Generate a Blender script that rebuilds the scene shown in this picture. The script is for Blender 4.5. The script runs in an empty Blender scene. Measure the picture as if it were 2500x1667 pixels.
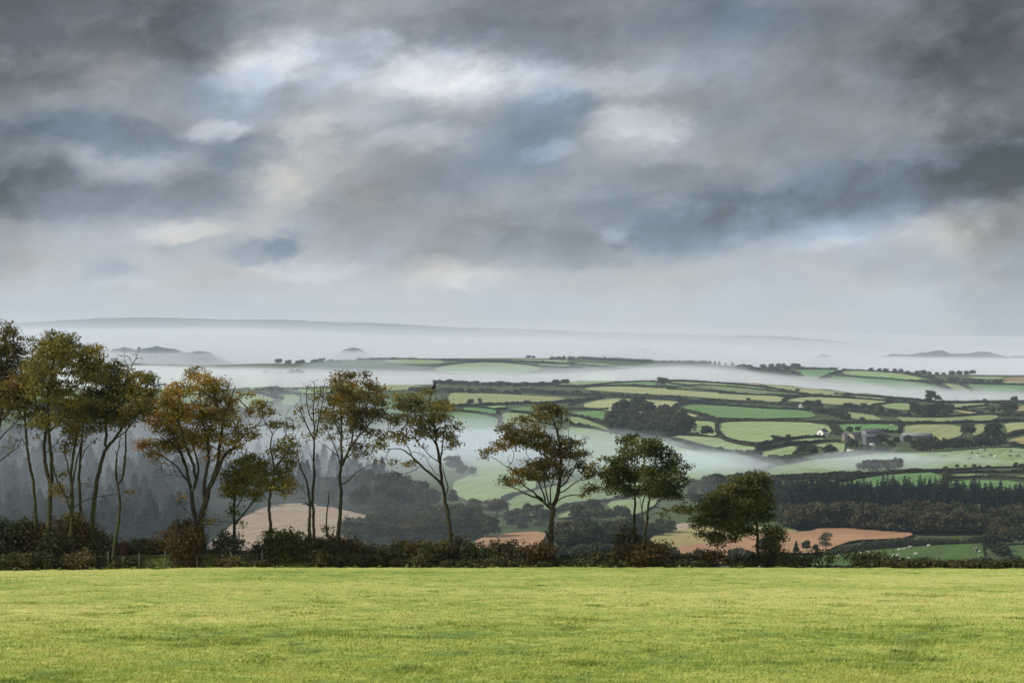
import bpy, math, random
import numpy as np
from mathutils import Vector, Matrix
from mathutils.geometry import delaunay_2d_cdt

R = math.radians
scene = bpy.context.scene
COL = scene.collection
rng = np.random.default_rng(7)
random.seed(7)

# ------------------------------------------------------------------ camera
F = 4861.0            # focal length in photograph pixels (2500 wide)
CX, CY, EY = 1250.0, 833.5, 790.0      # EY: eye level in the photograph
cam_d = bpy.data.cameras.new('camera')
cam = bpy.data.objects.new('camera', cam_d)
COL.objects.link(cam)
cam.location = (0, 0, 0)
cam.rotation_euler = (R(90), 0, 0)
cam_d.sensor_width = 36.0
cam_d.lens = F / 2500.0 * 36.0
cam_d.shift_y = -(CY - EY) / 2500.0
cam_d.clip_start = 0.5
cam_d.clip_end = 60000.0
scene.camera = cam
scene.view_settings.view_transform = 'Standard'
scene.view_settings.look = 'None'
scene.view_settings.exposure = 0.0
scene.view_settings.gamma = 1.0
scene.cycles.volume_bounces = 4
scene.cycles.max_bounces = 8
scene.cycles.diffuse_bounces = 2
scene.cycles.transparent_max_bounces = 12

# ------------------------------------------------------------------ sun and sky
SUN_EL, SUN_AZ = 36.0, -102.0           # azimuth from +Y, clockwise seen from above
sun_d = bpy.data.lights.new('sun', 'SUN')
sun = bpy.data.objects.new('sun', sun_d)
COL.objects.link(sun)
sd = Vector((math.sin(R(SUN_AZ)) * math.cos(R(SUN_EL)), math.cos(R(SUN_AZ)) * math.cos(R(SUN_EL)), math.sin(R(SUN_EL))))
sun.rotation_euler = (-sd).to_track_quat('-Z', 'Y').to_euler()
sun.location = sd * 200
sun_d.energy = 4.2
sun_d.angle = R(2.5)
sun_d.color = (1.0, 0.94, 0.84)

world = bpy.data.worlds.new('World')
scene.world = world
world.use_nodes = True


class Nodes:
    def __init__(self, tree):
        self.t = tree
        tree.nodes.clear()

    def n(self, kind, **kw):
        nd = self.t.nodes.new(kind)
        for k, v in kw.items():
            setattr(nd, k, v)
        return nd

    def put(self, sock, v):
        if v is None:
            return
        if isinstance(v, bpy.types.NodeSocket):
            self.t.links.new(v, sock)
        else:
            sock.default_value = v

    def math(self, op, a, b=None, c=None, clamp=False):
        nd = self.n('ShaderNodeMath', operation=op, use_clamp=clamp)
        for i, v in enumerate((a, b, c)):
            self.put(nd.inputs[i], v)
        return nd.outputs[0]

    def vmath(self, op, a, b=None):
        nd = self.n('ShaderNodeVectorMath', operation=op)
        self.put(nd.inputs[0], a)
        if op == 'SCALE':
            self.put(nd.inputs[3], b)
        else:
            self.put(nd.inputs[1], b)
        return nd.outputs[0]

    def mix(self, f, a, b, blend='MIX'):
        nd = self.n('ShaderNodeMix', data_type='RGBA', blend_type=blend)
        self.put(nd.inputs[0], f)
        self.put(nd.inputs[6], a if isinstance(a, bpy.types.NodeSocket) else (*a[:3], 1))
        self.put(nd.inputs[7], b if isinstance(b, bpy.types.NodeSocket) else (*b[:3], 1))
        return nd.outputs[2]

    def noise(self, vec, scale, detail=4.0, rough=0.5, out=0):
        nd = self.n('ShaderNodeTexNoise')
        self.put(nd.inputs['Vector'], vec)
        nd.inputs['Scale'].default_value = scale
        nd.inputs['Detail'].default_value = detail
        nd.inputs['Roughness'].default_value = rough
        return nd.outputs[out]

    def ramp(self, f, stops, interp='LINEAR'):
        nd = self.n('ShaderNodeValToRGB')
        nd.color_ramp.interpolation = interp
        els = nd.color_ramp.elements
        while len(els) < len(stops):
            els.new(0.5)
        for e, (p, c) in zip(els, stops):
            e.position = p
            e.color = (*c[:3], 1) if hasattr(c, '__len__') else (c, c, c, 1)
        self.put(nd.inputs[0], f)
        return nd.outputs[0]

    def rangemap(self, v, a, b, c=0.0, d=1.0, interp='LINEAR'):
        nd = self.n('ShaderNodeMapRange', interpolation_type=interp)
        for i, x in enumerate((v, a, b, c, d)):
            self.put(nd.inputs[i], x)
        return nd.outputs[0]


def build_sky():
    """Broken cloud over blue sky: each cloud mass or edge vignette is an ellipse in azimuth and elevation, torn by noise."""
    N = Nodes(world.node_tree)
    tc = N.n('ShaderNodeTexCoord')
    sep = N.n('ShaderNodeSeparateXYZ')
    N.put(sep.inputs[0], tc.outputs['Generated'])
    az = N.math('MULTIPLY', N.math('ARCTAN2', sep.outputs[0], sep.outputs[1]), F / 1000)
    el = N.math('MULTIPLY', N.math('ARCSINE', sep.outputs[2]), F / 1000)
    cmb = N.n('ShaderNodeCombineXYZ')
    N.put(cmb.inputs[0], az)
    N.put(cmb.inputs[1], el)
    P = cmb.outputs[0]
    aniso = N.n('ShaderNodeMapping', vector_type='TEXTURE')
    N.put(aniso.inputs['Vector'], P)
    aniso.inputs['Rotation'].default_value = (0, 0, R(11))
    aniso.inputs['Scale'].default_value = (1.05, 0.64, 1.0)
    A = aniso.outputs[0]
    w1 = N.vmath('SCALE', N.vmath('SUBTRACT', N.noise(A, 3.2, 6, 0.6, 1), (0.5, 0.5, 0.5)), 0.22)
    w2 = N.vmath('SCALE', N.vmath('SUBTRACT', N.noise(A, 11.0, 6, 0.65, 1), (0.5, 0.5, 0.5)), 0.10)
    flat = N.vmath('MULTIPLY', N.vmath('ADD', w1, w2), (1.0, 0.55, 0.0))
    W = N.vmath('ADD', P, flat)

    def row(py):
        return (EY - py) / 1000
    rows = [(1000, .82), (880, .82), (780, .815), (720, .80), (640, .75), (540, .67), (430, .60), (300, .605), (150, .59), (0, .525), (-150, .57), (-500, .70), (-1600, .78)]
    lo, hi = -0.3, 2.6
    base = N.ramp(N.rangemap(el, lo, hi), [((row(py) - lo) / (hi - lo), v) for py, v in rows])
    rgb = N.n('ShaderNodeSeparateColor')
    N.put(rgb.inputs[0], base)
    lum = rgb.outputs[0]
    tint = None
    # px, py, rx, ry, rotation, lightness (0-255), tint (+ warm, - blue)
    masses = [
        (150, 70, 500, 250, 0, -52, 0), (480, 100, 210, 150, 0, -34, -.3), (20, 210, 230, 160, -20, -24, .1),
        (260, 185, 230, 85, 25, 20, .4), (80, 265, 130, 50, 20, 14, .1),
        (240, 325, 340, 80, -8, -30, -.9), (330, 395, 200, 62, 5, 36, .3), (-20, 400, 240, 150, 0, -42, -.7), (230, 470, 560, 90, 0, -32, -.6),
        (535, 305, 120, 42, 5, 42, .2), (610, 370, 160, 80, 0, -22, -.8), (600, 225, 260, 80, 0, -2, -.7), (400, 250, 160, 60, 0, 8, .1),
        (640, 145, 180, 110, 10, 30, .4), (800, 140, 260, 100, 0, 26, -.1), (1030, 150, 250, 110, 0, 27, .1), (1180, 190, 340, 88, -4, 32, .2),
        (880, 200, 560, 170, 0, 34, .15), (1250, 85, 420, 90, -4, -26, -.3), (1000, 15, 260, 60, 0, 20, .1), (760, 30, 220, 100, 0, 24, .1),
        (1430, 190, 380, 60, 0, 30, .0), (1640, 150, 300, 70, 0, 12, -.1), (1330, 290, 170, 100, 20, -22, -1.0), (1280, 370, 200, 90, 0, -6, -.8),
        (1580, 300, 200, 80, 5, 44, .3), (1610, 350, 210, 70, 0, 24, .1), (1330, 365, 100, 34, 15, 30, .2), (1020, 345, 170, 48, 0, 30, .2),
        (740, 390, 210, 130, 25, 30, .6), (660, 480, 130, 150, 25, 20, .7), (1000, 440, 330, 130, 0, -4, .2), (1150, 430, 250, 90, 10, -8, -.6),
        (2500, 180, 420, 480, 0, -62, .3), (2200, 110, 420, 200, 0, -24, 0), (1790, 45, 420, 80, 0, -12, -.7), (1960, 260, 460, 200, 0, -14, 0),
        (2500, 410, 640, 120, 9, -34, -.6), (2100, 465, 700, 120, 9, -27, -.9), (1700, 470, 480, 90, 0, -16, -.4), (2330, 440, 300, 70, 10, -16, -.4),
        (1500, 555, 560, 120, 3, -27, -.3), (1360, 606, 330, 66, 3, -24, -.2), (1790, 550, 440, 100, 10, -28, -1.0),
        (1510, 575, 80, 28, 0, 40, .2), (2000, 562, 150, 60, 10, 30, .1), (1810, 530, 60, 46, 0, 20, -.2), (2370, 545, 240, 130, 0, 14, .9), (2130, 545, 160, 90, 0, 10, -.2),
        (2500, 680, 260, 260, 0, -44, -.2), (2250, 640, 300, 70, 0, -14, -.4),  # right edge entry is vignette darkening put into the sky, no cloud
        (60, 455, 330, 80, 0, -8, -.1), (200, 575, 330, 80, 0, 6, .1), (490, 565, 160, 44, 0, 30, .8), (960, 560, 400, 170, 0, -24, .2), (1050, 640, 220, 60, 0, -12, .1),
        (645, 622, 120, 44, 6, -30, -.9), (690, 596, 70, 46, 30, -22, -.8), (290, 665, 90, 36, -10, -18, -.6), (320, 694, 90, 26, 0, 12, 0),
        (1100, 672, 190, 52, 0, 28, .6), (760, 664, 190, 30, 0, 18, .1), (560, 700, 230, 60, 0, -8, .2), (-30, 570, 190, 210, 0, -30, .2), (420, 610, 60, 18, 0, -12, 0),  # the entry past the left edge paints lens vignette, no cloud
        (1500, 690, 350, 60, 0, -8, .3), (1900, 720, 400, 70, 0, -8, -.3),
    ]
    tex = [N.rangemap(N.noise(N.vmath('ADD', A, w1), 4.2, 8, 0.58), .30, .70, 0.4, 1.6), N.rangemap(N.noise(N.vmath('ADD', A, (7.1, 3.3, 0)), 6.5, 8, 0.6), .30, .70, 0.4, 1.6)]
    for k, (px, py, rx, ry, rot, amp, tn) in enumerate(masses):
        a = math.atan((px - CX) / F)
        e = math.atan((EY - py) / F * math.cos(a))
        m = N.n('ShaderNodeMapping', vector_type='TEXTURE')
        N.put(m.inputs['Vector'], W)
        m.inputs['Location'].default_value = (a * F / 1000, e * F / 1000, 0)
        m.inputs['Rotation'].default_value = (0, 0, R(rot))
        m.inputs['Scale'].default_value = (rx / 1000, ry / 1000, 1)
        g = N.n('ShaderNodeTexGradient', gradient_type='SPHERICAL')
        N.put(g.inputs[0], m.outputs[0])
        s = N.rangemap(N.math('MULTIPLY', g.outputs[1], tex[k % 2]), 0, .80 if rx > 180 else .7, 0, 1, 'SMOOTHSTEP')
        lum = N.math('MULTIPLY_ADD', s, (amp if amp > 0 else amp * .86) / 255, lum)
        if tn:
            tint = N.math('MULTIPLY', s, tn) if tint is None else N.math('MULTIPLY_ADD', s, tn, tint)
    det = N.math('SUBTRACT', N.noise(N.vmath('ADD', A, w1), 5.5, 7, 0.55), 0.5)
    det2 = N.math('SUBTRACT', N.noise(A, 1.6, 3, 0.5), 0.5)
    det3 = N.math('SUBTRACT', N.noise(N.vmath('ADD', A, N.vmath('SCALE', w1, 1.6)), 15.0, 6, 0.62), 0.5)
    fade = N.rangemap(el, 0.02, 0.22, 0.25, 1.0)
    lum = N.math('ADD', lum, N.math('MULTIPLY', N.math('MULTIPLY', fade, 0.10), det3))
    lum = N.math('ADD', lum, N.math('MULTIPLY', fade, N.math('MULTIPLY_ADD', det, 0.20, N.math('MULTIPLY', det2, 0.08))))
    tint = N.math('ADD', tint, N.math('MULTIPLY', N.math('SUBTRACT', N.noise(A, 4.0, 3, 0.5), 0.5), 1.6))
    tint = N.math('ADD', tint, N.rangemap(el, 0.0, 0.24, 0.8, 0.0))
    lin = N.math('POWER', N.math('MAXIMUM', lum, 0.24), 2.2)
    tf = N.rangemap(tint, -1.2, 1.2)
    colour = N.mix(tf, (0.71, 0.93, 1.25), (1.04, 1.0, 0.94))
    cloud = N.vmath('SCALE', colour, N.math('MULTIPLY', lin, 10.0))
    sky = N.n('ShaderNodeTexSky', sky_type='NISHITA')
    sky.sun_disc = False
    sky.sun_elevation = R(SUN_EL)
    sky.sun_rotation = R(SUN_AZ)
    out = N.mix(0.94, sky.outputs[0], cloud)
    bg = N.n('ShaderNodeBackground')
    N.put(bg.inputs[0], out)
    bg.inputs[1].default_value = 0.1
    wo = N.n('ShaderNodeOutputWorld')
    N.put(wo.inputs[0], bg.outputs[0])


build_sky()

# ------------------------------------------------------------------ helpers


def tag(o, label=None, cat=None, group=None, kind=None):
    for k, v in (('label', label), ('category', cat), ('group', group), ('kind', kind)):
        if v:
            o[k] = v
    return o


def link(name, me, parent=None, loc=None, mat=None):
    o = bpy.data.objects.new(name, me)
    COL.objects.link(o)
    if parent is not None:
        o.parent = parent
    if loc is not None:
        o.location = loc
    if mat is not None and me is not None:
        for m in (mat if isinstance(mat, (list, tuple)) else [mat]):
            me.materials.append(m)
    return o


def empty(name, loc):
    o = bpy.data.objects.new(name, None)
    o.empty_display_size = 0.5
    COL.objects.link(o)
    o.location = loc
    return o


def mesh_np(name, verts, faces, smooth=False, mats=None, cols=None):
    """verts (N,3); faces: array (M,k) or a list of such arrays; mats: material index per face; cols: (N,3) point colours."""
    if not isinstance(faces, list):
        faces = [faces]
    faces = [np.asarray(f, dtype=np.int32) for f in faces if len(f)]
    me = bpy.data.meshes.new(name)
    verts = np.asarray(verts, dtype=np.float32)
    me.vertices.add(len(verts))
    me.vertices.foreach_set('co', verts.ravel())
    idx = np.concatenate([f.ravel() for f in faces]) if faces else np.zeros(0, np.int32)
    tot = np.concatenate([np.full(len(f), f.shape[1], np.int32) for f in faces]) if faces else np.zeros(0, np.int32)
    me.loops.add(len(idx))
    me.loops.foreach_set('vertex_index', idx)
    me.polygons.add(len(tot))
    start = np.concatenate([[0], np.cumsum(tot)[:-1]]).astype(np.int32)
    me.polygons.foreach_set('loop_start', start)
    me.polygons.foreach_set('loop_total', tot)
    if smooth:
        me.polygons.foreach_set('use_smooth', np.ones(len(tot), bool))
    if mats is not None:
        me.polygons.foreach_set('material_index', np.asarray(mats, np.int32))
    if cols is not None:
        at = me.color_attributes.new('tone', 'FLOAT_COLOR', 'POINT')
        c = np.ones((len(verts), 4), np.float32)
        c[:, :3] = cols
        at.data.foreach_set('color', c.ravel())
    me.update(calc_edges=True)
    me.validate()
    return me


def _hash(i, j, k):
    h = (i * 374761393 + j * 668265263 + k * 2147483647 + 1013904223) & 0xffffffff
    h = ((h ^ (h >> 13)) * 1274126177) & 0xffffffff
    h = ((h ^ (h >> 16)) * 2246822519) & 0xffffffff
    return ((h ^ (h >> 15)) & 0xffffff) / float(0xffffff)


def vnoise(x, y, seed=0):
    x = np.asarray(x, float)
    y = np.asarray(y, float)
    i = np.floor(x).astype(np.int64)
    j = np.floor(y).astype(np.int64)
    fx, fy = x - i, y - j
    fx = fx * fx * (3 - 2 * fx)
    fy = fy * fy * (3 - 2 * fy)
    a, b = _hash(i, j, seed), _hash(i + 1, j, seed)
    c, d = _hash(i, j + 1, seed), _hash(i + 1, j + 1, seed)
    return (a * (1 - fx) + b * fx) * (1 - fy) + (c * (1 - fx) + d * fx) * fy


def fbm(x, y, seed=0, octs=4, gain=0.5):
    s, a, t = 0, 1.0, 0
    for o in range(octs):
        s = s + a * vnoise(np.asarray(x) * 2 ** o + 17.3 * o, np.asarray(y) * 2 ** o - 9.1 * o, seed + o * 31)
        t += a
        a *= gain
    return s / t


def grid_faces(nr, nc):
    a = (np.arange(nr - 1)[:, None] * nc + np.arange(nc - 1)[None, :]).ravel()
    return np.stack([a, a + 1, a + nc + 1, a + nc], 1)


def crop(x0, y0, s):
    return lambda pts: [(x0 + p[0] / s, y0 + p[1] / s) + tuple(p[2:]) for p in pts]


cA, cB, cC = crop(1000, 900, 3.5636), crop(1640, 780, 2.7349), crop(1640, 960, 5.113)
cD, cE, cF = crop(2050, 960, 5.2267), crop(1850, 1020, 3.6185), crop(800, 740, 2.7349)
c1, c2, c3 = crop(0, 760, 2.376), crop(300, 860, 2.904), crop(640, 880, 3.015)
c4, c5, cL = crop(1120, 960, 3.5636), crop(1420, 1020, 4.126), crop(540, 920, 9.046)
cS = crop(0, 0, 1.0)

# ------------------------------------------------------------------ materials


def new_mat(name):
    m = bpy.data.materials.new(name)
    m.use_nodes = True
    return m, Nodes(m.node_tree)


def finish(N, colour, rough=0.9, bump=None, translucent=0.0, spec=0.2, tcol=None):
    b = N.n('ShaderNodeBsdfPrincipled')
    N.put(b.inputs['Base Color'], colour if isinstance(colour, bpy.types.NodeSocket) else (*colour, 1))
    b.inputs['Roughness'].default_value = rough
    b.inputs['Specular IOR Level'].default_value = spec
    if bump is not None:
        bn = N.n('ShaderNodeBump')
        bn.inputs['Strength'].default_value = bump[1]
        bn.inputs['Distance'].default_value = bump[2]
        N.put(bn.inputs['Height'], bump[0])
        N.put(b.inputs['Normal'], bn.outputs[0])
    s = b.outputs[0]
    if translucent:
        t = N.n('ShaderNodeBsdfTranslucent')
        N.put(t.inputs[0], tcol if tcol is not None else colour)
        mx = N.n('ShaderNodeMixShader')
        mx.inputs[0].default_value = translucent
        N.put(mx.inputs[1], s)
        N.put(mx.inputs[2], t.outputs[0])
        s = mx.outputs[0]
    o = N.n('ShaderNodeOutputMaterial')
    N.put(o.inputs[0], s)


def simple_mat(name, c, var=0.25, scale=3.0, rough=0.85, bump=0.0):
    m, N = new_mat(name)
    tc = N.n('ShaderNodeTexCoord')
    nz = N.noise(tc.outputs['Object'], scale, 5, 0.6)
    colour = N.mix(nz, tuple(v * (1 - var) for v in c), tuple(min(1, v * (1 + var)) for v in c))
    finish(N, colour, rough, (nz, bump, 0.05) if bump else None)
    return m


def leaf_mat(name, stops, patch=0.6, translucent=0.35, rough=0.7):
    """Leaves coloured one by one (random per leaf) round a patchy mean."""
    m, N = new_mat(name)
    g = N.n('ShaderNodeNewGeometry')
    tc = N.n('ShaderNodeTexCoord')
    nz = N.noise(tc.outputs['Object'], patch, 3, 0.5)
    f = N.math('ADD', N.math('MULTIPLY', g.outputs['Random Per Island'], 0.55), N.math('MULTIPLY_ADD', nz, 1.5, -0.53), clamp=True)
    colour = N.ramp(f, stops)
    finish(N, colour, rough, translucent=translucent, spec=0.3)
    return m


def far_leaf_mat(name, stops, translucent=0.15):
    """Distant trees: each tree has its own tone (object random), its leaf clumps vary a little."""
    m, N = new_mat(name)
    g = N.n('ShaderNodeNewGeometry')
    oi = N.n('ShaderNodeObjectInfo')
    f = N.math('ADD', N.math('MULTIPLY', oi.outputs['Random'], 0.72), N.math('MULTIPLY', g.outputs['Random Per Island'], 0.28))
    colour = N.ramp(f, stops)
    finish(N, colour, 0.85, translucent=translucent, spec=0.1)
    return m


def field_mat(name, c, c2, scale=0.02, rows=0.0):
    m, N = new_mat(name)
    g = N.n('ShaderNodeNewGeometry')
    nz = N.noise(g.outputs['Position'], scale, 6, 0.6)
    fine = N.noise(g.outputs['Position'], scale * 9, 6, 0.7)
    f = N.math('ADD', N.math('MULTIPLY_ADD', nz, 1.4, -0.45), N.math('MULTIPLY_ADD', fine, 1.1, -0.55), clamp=True)
    if not rows:
        mp = N.n('ShaderNodeMapping')
        N.put(mp.inputs[0], g.outputs['Position'])
        mp.inputs['Rotation'].default_value = (0, 0, 0.35)
        wv = N.n('ShaderNodeTexWave')
        N.put(wv.inputs[0], mp.outputs[0])
        wv.inputs['Scale'].default_value = 0.02
        wv.inputs['Distortion'].default_value = 3.0
        f = N.math('MULTIPLY_ADD', wv.outputs[1], 0.18, N.math('MULTIPLY', f, 0.85), clamp=True)
    else:
        mp = N.n('ShaderNodeMapping')
        N.put(mp.inputs[0], g.outputs['Position'])
        mp.inputs['Rotation'].default_value = (0, 0, rows)
        wv = N.n('ShaderNodeTexWave')
        N.put(wv.inputs[0], mp.outputs[0])
        wv.inputs['Scale'].default_value = 0.035
        wv.inputs['Distortion'].default_value = 6.0
        f = N.math('MULTIPLY_ADD', wv.outputs[1], 0.20, N.math('MULTIPLY', f, 0.82), clamp=True)
    oi = N.n('ShaderNodeObjectInfo')
    k = N.rangemap(oi.outputs['Random'], 0, 1, 0.88, 1.12)
    colour = N.vmath('SCALE', N.mix(f, tuple(v * .76 for v in c), tuple(v * 1.12 for v in c2)), k)
    finish(N, colour, 0.95, spec=0.05)
    return m


FM = {
    'green': field_mat('grass_green', (.115, .212, .076), (.165, .272, .102)),
    'light': field_mat('grass_light', (.215, .300, .125), (.295, .365, .170)),
    'dry': field_mat('grass_dry', (.280, .310, .140), (.365, .375, .185)),
    'pale': field_mat('grass_pale', (.195, .280, .13), (.280, .350, .175)),
    'deep': field_mat('grass_cloud_shade', (.066, .120, .037), (.098, .155, .045)),  # darker green carries the cloud shade over the lower right fields
    'stubble': field_mat('stubble', (.33, .245, .175), (.47, .36, .26), 0.03, 0.5),
    'earth': field_mat('stubble_red', (.31, .182, .102), (.42, .255, .15), 0.03, 1.2),
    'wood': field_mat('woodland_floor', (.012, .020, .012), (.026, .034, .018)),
    'tan': field_mat('stubble_tan', (.27, .225, .095), (.35, .29, .13), 0.03, 0.9),
}

# ------------------------------------------------------------------ the land
XS = np.array([-900, 0, 300, 500, 700, 850, 1250, 1450, 1650, 1780, 1900, 2000, 2100, 2200, 2300, 2500, 3400], float)


def col(*v):
    return np.array(v, float)


EDGE = np.interp(XS, [-900, 0, 500, 850, 1250, 1650, 1900, 2100, 2300, 2500, 3400], [2800, 2860, 3000, 3136, 3352, 3480, 3136, 2777, 2520, 2560, 2500])
CRD = np.interp(XS, [-900, 1650, 1900, 2000, 2500, 3400], [5000, 5000, 4500, 4250, 4000, 4000])
CRY = np.interp(XS, [-900, 0, 300, 500, 700, 850, 1250, 1450, 1650, 1850, 1920, 2080, 2200, 2300, 2500, 3400], [880, 880, 887, 890, 886, 877, 873, 873, 880, 897, 899, 902, 905, 913, 915, 915])
FARY = np.interp(XS, [-900, 40, 220, 560, 760, 1000, 1250, 1500, 1650, 1900, 2100, 2300, 2500, 3400], [800, 790, 776, 777, 786, 799, 807, 816, 819, 826, 840, 856, 868, 880])
FARD = 13000.0
KD, KZ = [], []
for k in range(len(XS)):
    e, c = EDGE[k], CRD[k]
    cz = -(CRY[k] - EY) / F * c
    fz = -(FARY[k] - EY) / F * FARD
    low = min(-165, fz - 60)
    KD.append([100, 112, 200, 400, 600, 820, e - 250, e, e + 300, c - 850, c - 500, c, c + 500, c + 1000, 9000, 11300, FARD, 14500, 16500])
    KZ.append([-13.2, -15.6, -39, -73, -92, -100, -99, -97.5, -118, -124, -110, cz, -128, low, low, low, fz, fz - 45, low])
KD, KZ = np.array(KD), np.array(KZ)
BUMPS = [(385, 7200, 850, 110, 420), (490, 7000, 862, 70, 300), (300, 7500, 851, 60, 300), (862, 7400, 850, 60, 350), (2010, 6900, 868, 45, 300), (2180, 7300, 873, 110, 300), (2290, 7500, 860, 120, 400), (2400, 7700, 862, 110, 420), (2500, 7600, 870, 90, 400), (1560, 7400, 855, 140, 200)]


def land(px, d):
    """Height of the land at azimuth column px (photograph pixels) and depth d: the same for every viewpoint, only the axes are polar."""
    px = np.asarray(px, float)
    d = np.asarray(d, float)
    px, d = np.broadcast_arrays(px, d)
    i = np.clip(np.searchsorted(XS, px) - 1, 0, len(XS) - 2)
    t = np.clip((px - XS[i]) / (XS[i + 1] - XS[i]), 0, 1)
    t = t * t * (3 - 2 * t)
    out = np.zeros(px.shape)
    for kk in np.unique(i):
        mk = i == kk
        tt = t[mk]
        dd = d[mk]
        kd = KD[kk][:, None] * (1 - tt) + KD[kk + 1][:, None] * tt
        kz = KZ[kk][:, None] * (1 - tt) + KZ[kk + 1][:, None] * tt
        j = np.clip((kd <= dd).sum(0) - 1, 0, kd.shape[0] - 2)
        cidx = np.arange(len(dd))
        d0, d1 = kd[j, cidx], kd[j + 1, cidx]
        z0, z1 = kz[j, cidx], kz[j + 1, cidx]
        f = np.clip((dd - d0) / np.maximum(d1 - d0, 1), 0, 1)
        f = f * f * (3 - 2 * f)
        out[mk] = z0 + (z1 - z0) * f
    X = (px - CX) / F * d
    amp = np.clip((d - 700) / 500, 0, 1) * 3.2 + np.clip((d - 6000) / 5000, 0, 1) * 14
    sc = np.where(d > 6000, 900.0, 420.0)
    out = out + amp * 2 * (fbm(X / sc, d / (sc * 1.5), 5, 2) - 0.5)
    for bx, bd, by, wx, wd in BUMPS:
        top = -(by - EY) / F * bd
        g = np.exp(-((px - bx) / wx) ** 2 - ((d - bd) / wd) ** 2)
        out = np.where(g > 0.003, np.maximum(out, out + (top - out) * g), out)
    return out


DS = np.concatenate([np.geomspace(112, 820, 40), np.geomspace(822, 5600, 1500), np.geomspace(5620, 16000, 260)])


TPX = np.arange(-700, 3201, 5.0)
TZ = np.concatenate([land(TPX[k:k + 60, None], DS[None, :]) for k in range(0, len(TPX), 60)])
TY = EY - F * TZ / DS[None, :]
TY[:, :40] = 9999


def ground(pts):
    """Points of the land seen at these photograph pixels -> world (N,3)."""
    pts = np.asarray([p[:2] for p in pts], float)
    out = np.zeros((len(pts), 3))
    for s in range(0, len(pts), 400):
        p = pts[s:s + 400]
        q = np.clip((p[:, 0] - TPX[0]) / 5.0, 0, len(TPX) - 2)
        i = np.floor(q).astype(int)
        fq = (q - i)[:, None]
        ys = TY[i] * (1 - fq) + TY[i + 1] * fq
        hit = ys <= p[:, 1:2]
        j = np.where(hit.any(1), hit.argmax(1), len(DS) - 1)
        j = np.maximum(j, 41)
        a = np.arange(len(p))
        y0, y1 = ys[a, j - 1], ys[a, j]
        t = np.clip((y0 - p[:, 1]) / np.maximum(y0 - y1, 1e-6), 0, 1)
        d = DS[j - 1] + (DS[j] - DS[j - 1]) * t
        out[s:s + 400, 0] = (p[:, 0] - CX) / F * d
        out[s:s + 400, 1] = d
        out[s:s + 400, 2] = land(p[:, 0], d)
    return out


def land_mat():
    m, N = new_mat('valley_ground')
    g = N.n('ShaderNodeNewGeometry')
    sp = N.n('ShaderNodeSeparateXYZ')
    N.put(sp.inputs[0], g.outputs['Position'])
    nz = N.noise(g.outputs['Position'], 0.012, 6, 0.6)
    near = N.mix(nz, (.035, .060, .020), (.085, .105, .042))
    nz2 = N.noise(g.outputs['Position'], 0.0035, 6, 0.6)
    wood = N.mix(N.rangemap(nz2, .42, .58), (.018, .027, .021), (.042, .058, .038))
    finish(N, N.mix(N.rangemap(sp.outputs[1], 5000, 6000), near, wood), 0.95, spec=0.05)
    return m


pxs = np.arange(-900, 3401, 8.0)
ds = np.concatenate([np.geomspace(104, 800, 60), np.geomspace(808, 5600, 260), np.geomspace(5650, 16500, 130)])
PX, DD = np.meshgrid(pxs, ds)
ZZ = land(PX, DD) - np.clip((DD - 104) / 60, 0, 1) * 1.0
far_rough = np.clip((DD - 5600) / 1400, 0, 1) * 12 * fbm(PX / 16.0, DD / 260, 3, 4)
V = np.stack([(PX - CX) / F * DD, DD, ZZ + far_rough], -1).reshape(-1, 3)
o = link('valley_terrain', mesh_np('valley_terrain', V, grid_faces(len(ds), len(pxs)), smooth=True), mat=land_mat())
tag(o, 'rolling valley ground stretching to the far hazy ridge', kind='structure')

# ------------------------------------------------------------------ near pasture
FS = 0.1055


def pasture_z(x, y):
    y = np.asarray(y, float)
    x = np.asarray(x, float)
    z = -1.7 - FS * y
    ye = 100.3 + 0.0 * x
    over = np.clip(y - ye, 0, None)
    z = z - 0.055 * over - 0.004 * over ** 2
    z = z - np.clip((-x - 14) / 12, 0, 1) * 0.16 * np.clip(y / 100, 0, 1) - np.clip((x - 16) / 10, 0, 1) * 0.06
    return z


def tuft(x, y):
    """Height pattern of tussocks, 0..1."""
    a = fbm(x / 1.1, y / 1.1, 11, 3)
    b = fbm(x / 0.36, y / 0.36, 21, 2)
    return a, b


def turf_tone(x, y, r=0.5):
    """Mixture of green and yellowed grass: 0 dark green .. 1 straw."""
    big = fbm(x / 9.0, y / 11.0, 41, 3)
    a, b = tuft(x, y)
    big = big - 0.13 * np.clip((46 - y) / 24, 0, 1)  # lowers the tone, greener and darker, towards the near end
    dark = np.clip((0.36 - a) * 8, 0, 1)
    t = 0.55 + 0.85 * (big - 0.5) + 0.55 * (fbm(x / 2.6, y / 2.6, 61, 3) - 0.5) + 1.0 * (b - 0.5) + 0.30 * (r - 0.5)
    return np.clip(t, 0, 1) * (1 - 0.30 * dark), dark


def turf_colour(t, dark):
    g0, g1, g2 = np.array([.165, .245, .046]), np.array([.375, .430, .088]), np.array([.55, .53, .16])
    t = t[:, None]
    c = np.where(t < .5, g0 + (g1 - g0) * t * 2, g1 + (g2 - g1) * (t * 2 - 1))
    return c * (1 - 0.14 * dark[:, None])


def attr_mat(name, translucent=0.0):
    m, N = new_mat(name)
    a = N.n('ShaderNodeVertexColor', layer_name='tone')
    g = N.n('ShaderNodeNewGeometry')
    nz = N.noise(g.outputs['Position'], 9.0, 4, 0.7)
    colour = N.vmath('SCALE', a.outputs[0], N.rangemap(nz, 0.25, 0.75, 0.72, 1.2))
    finish(N, colour, 0.85, None, translucent, spec=0.15)
    return m


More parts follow.
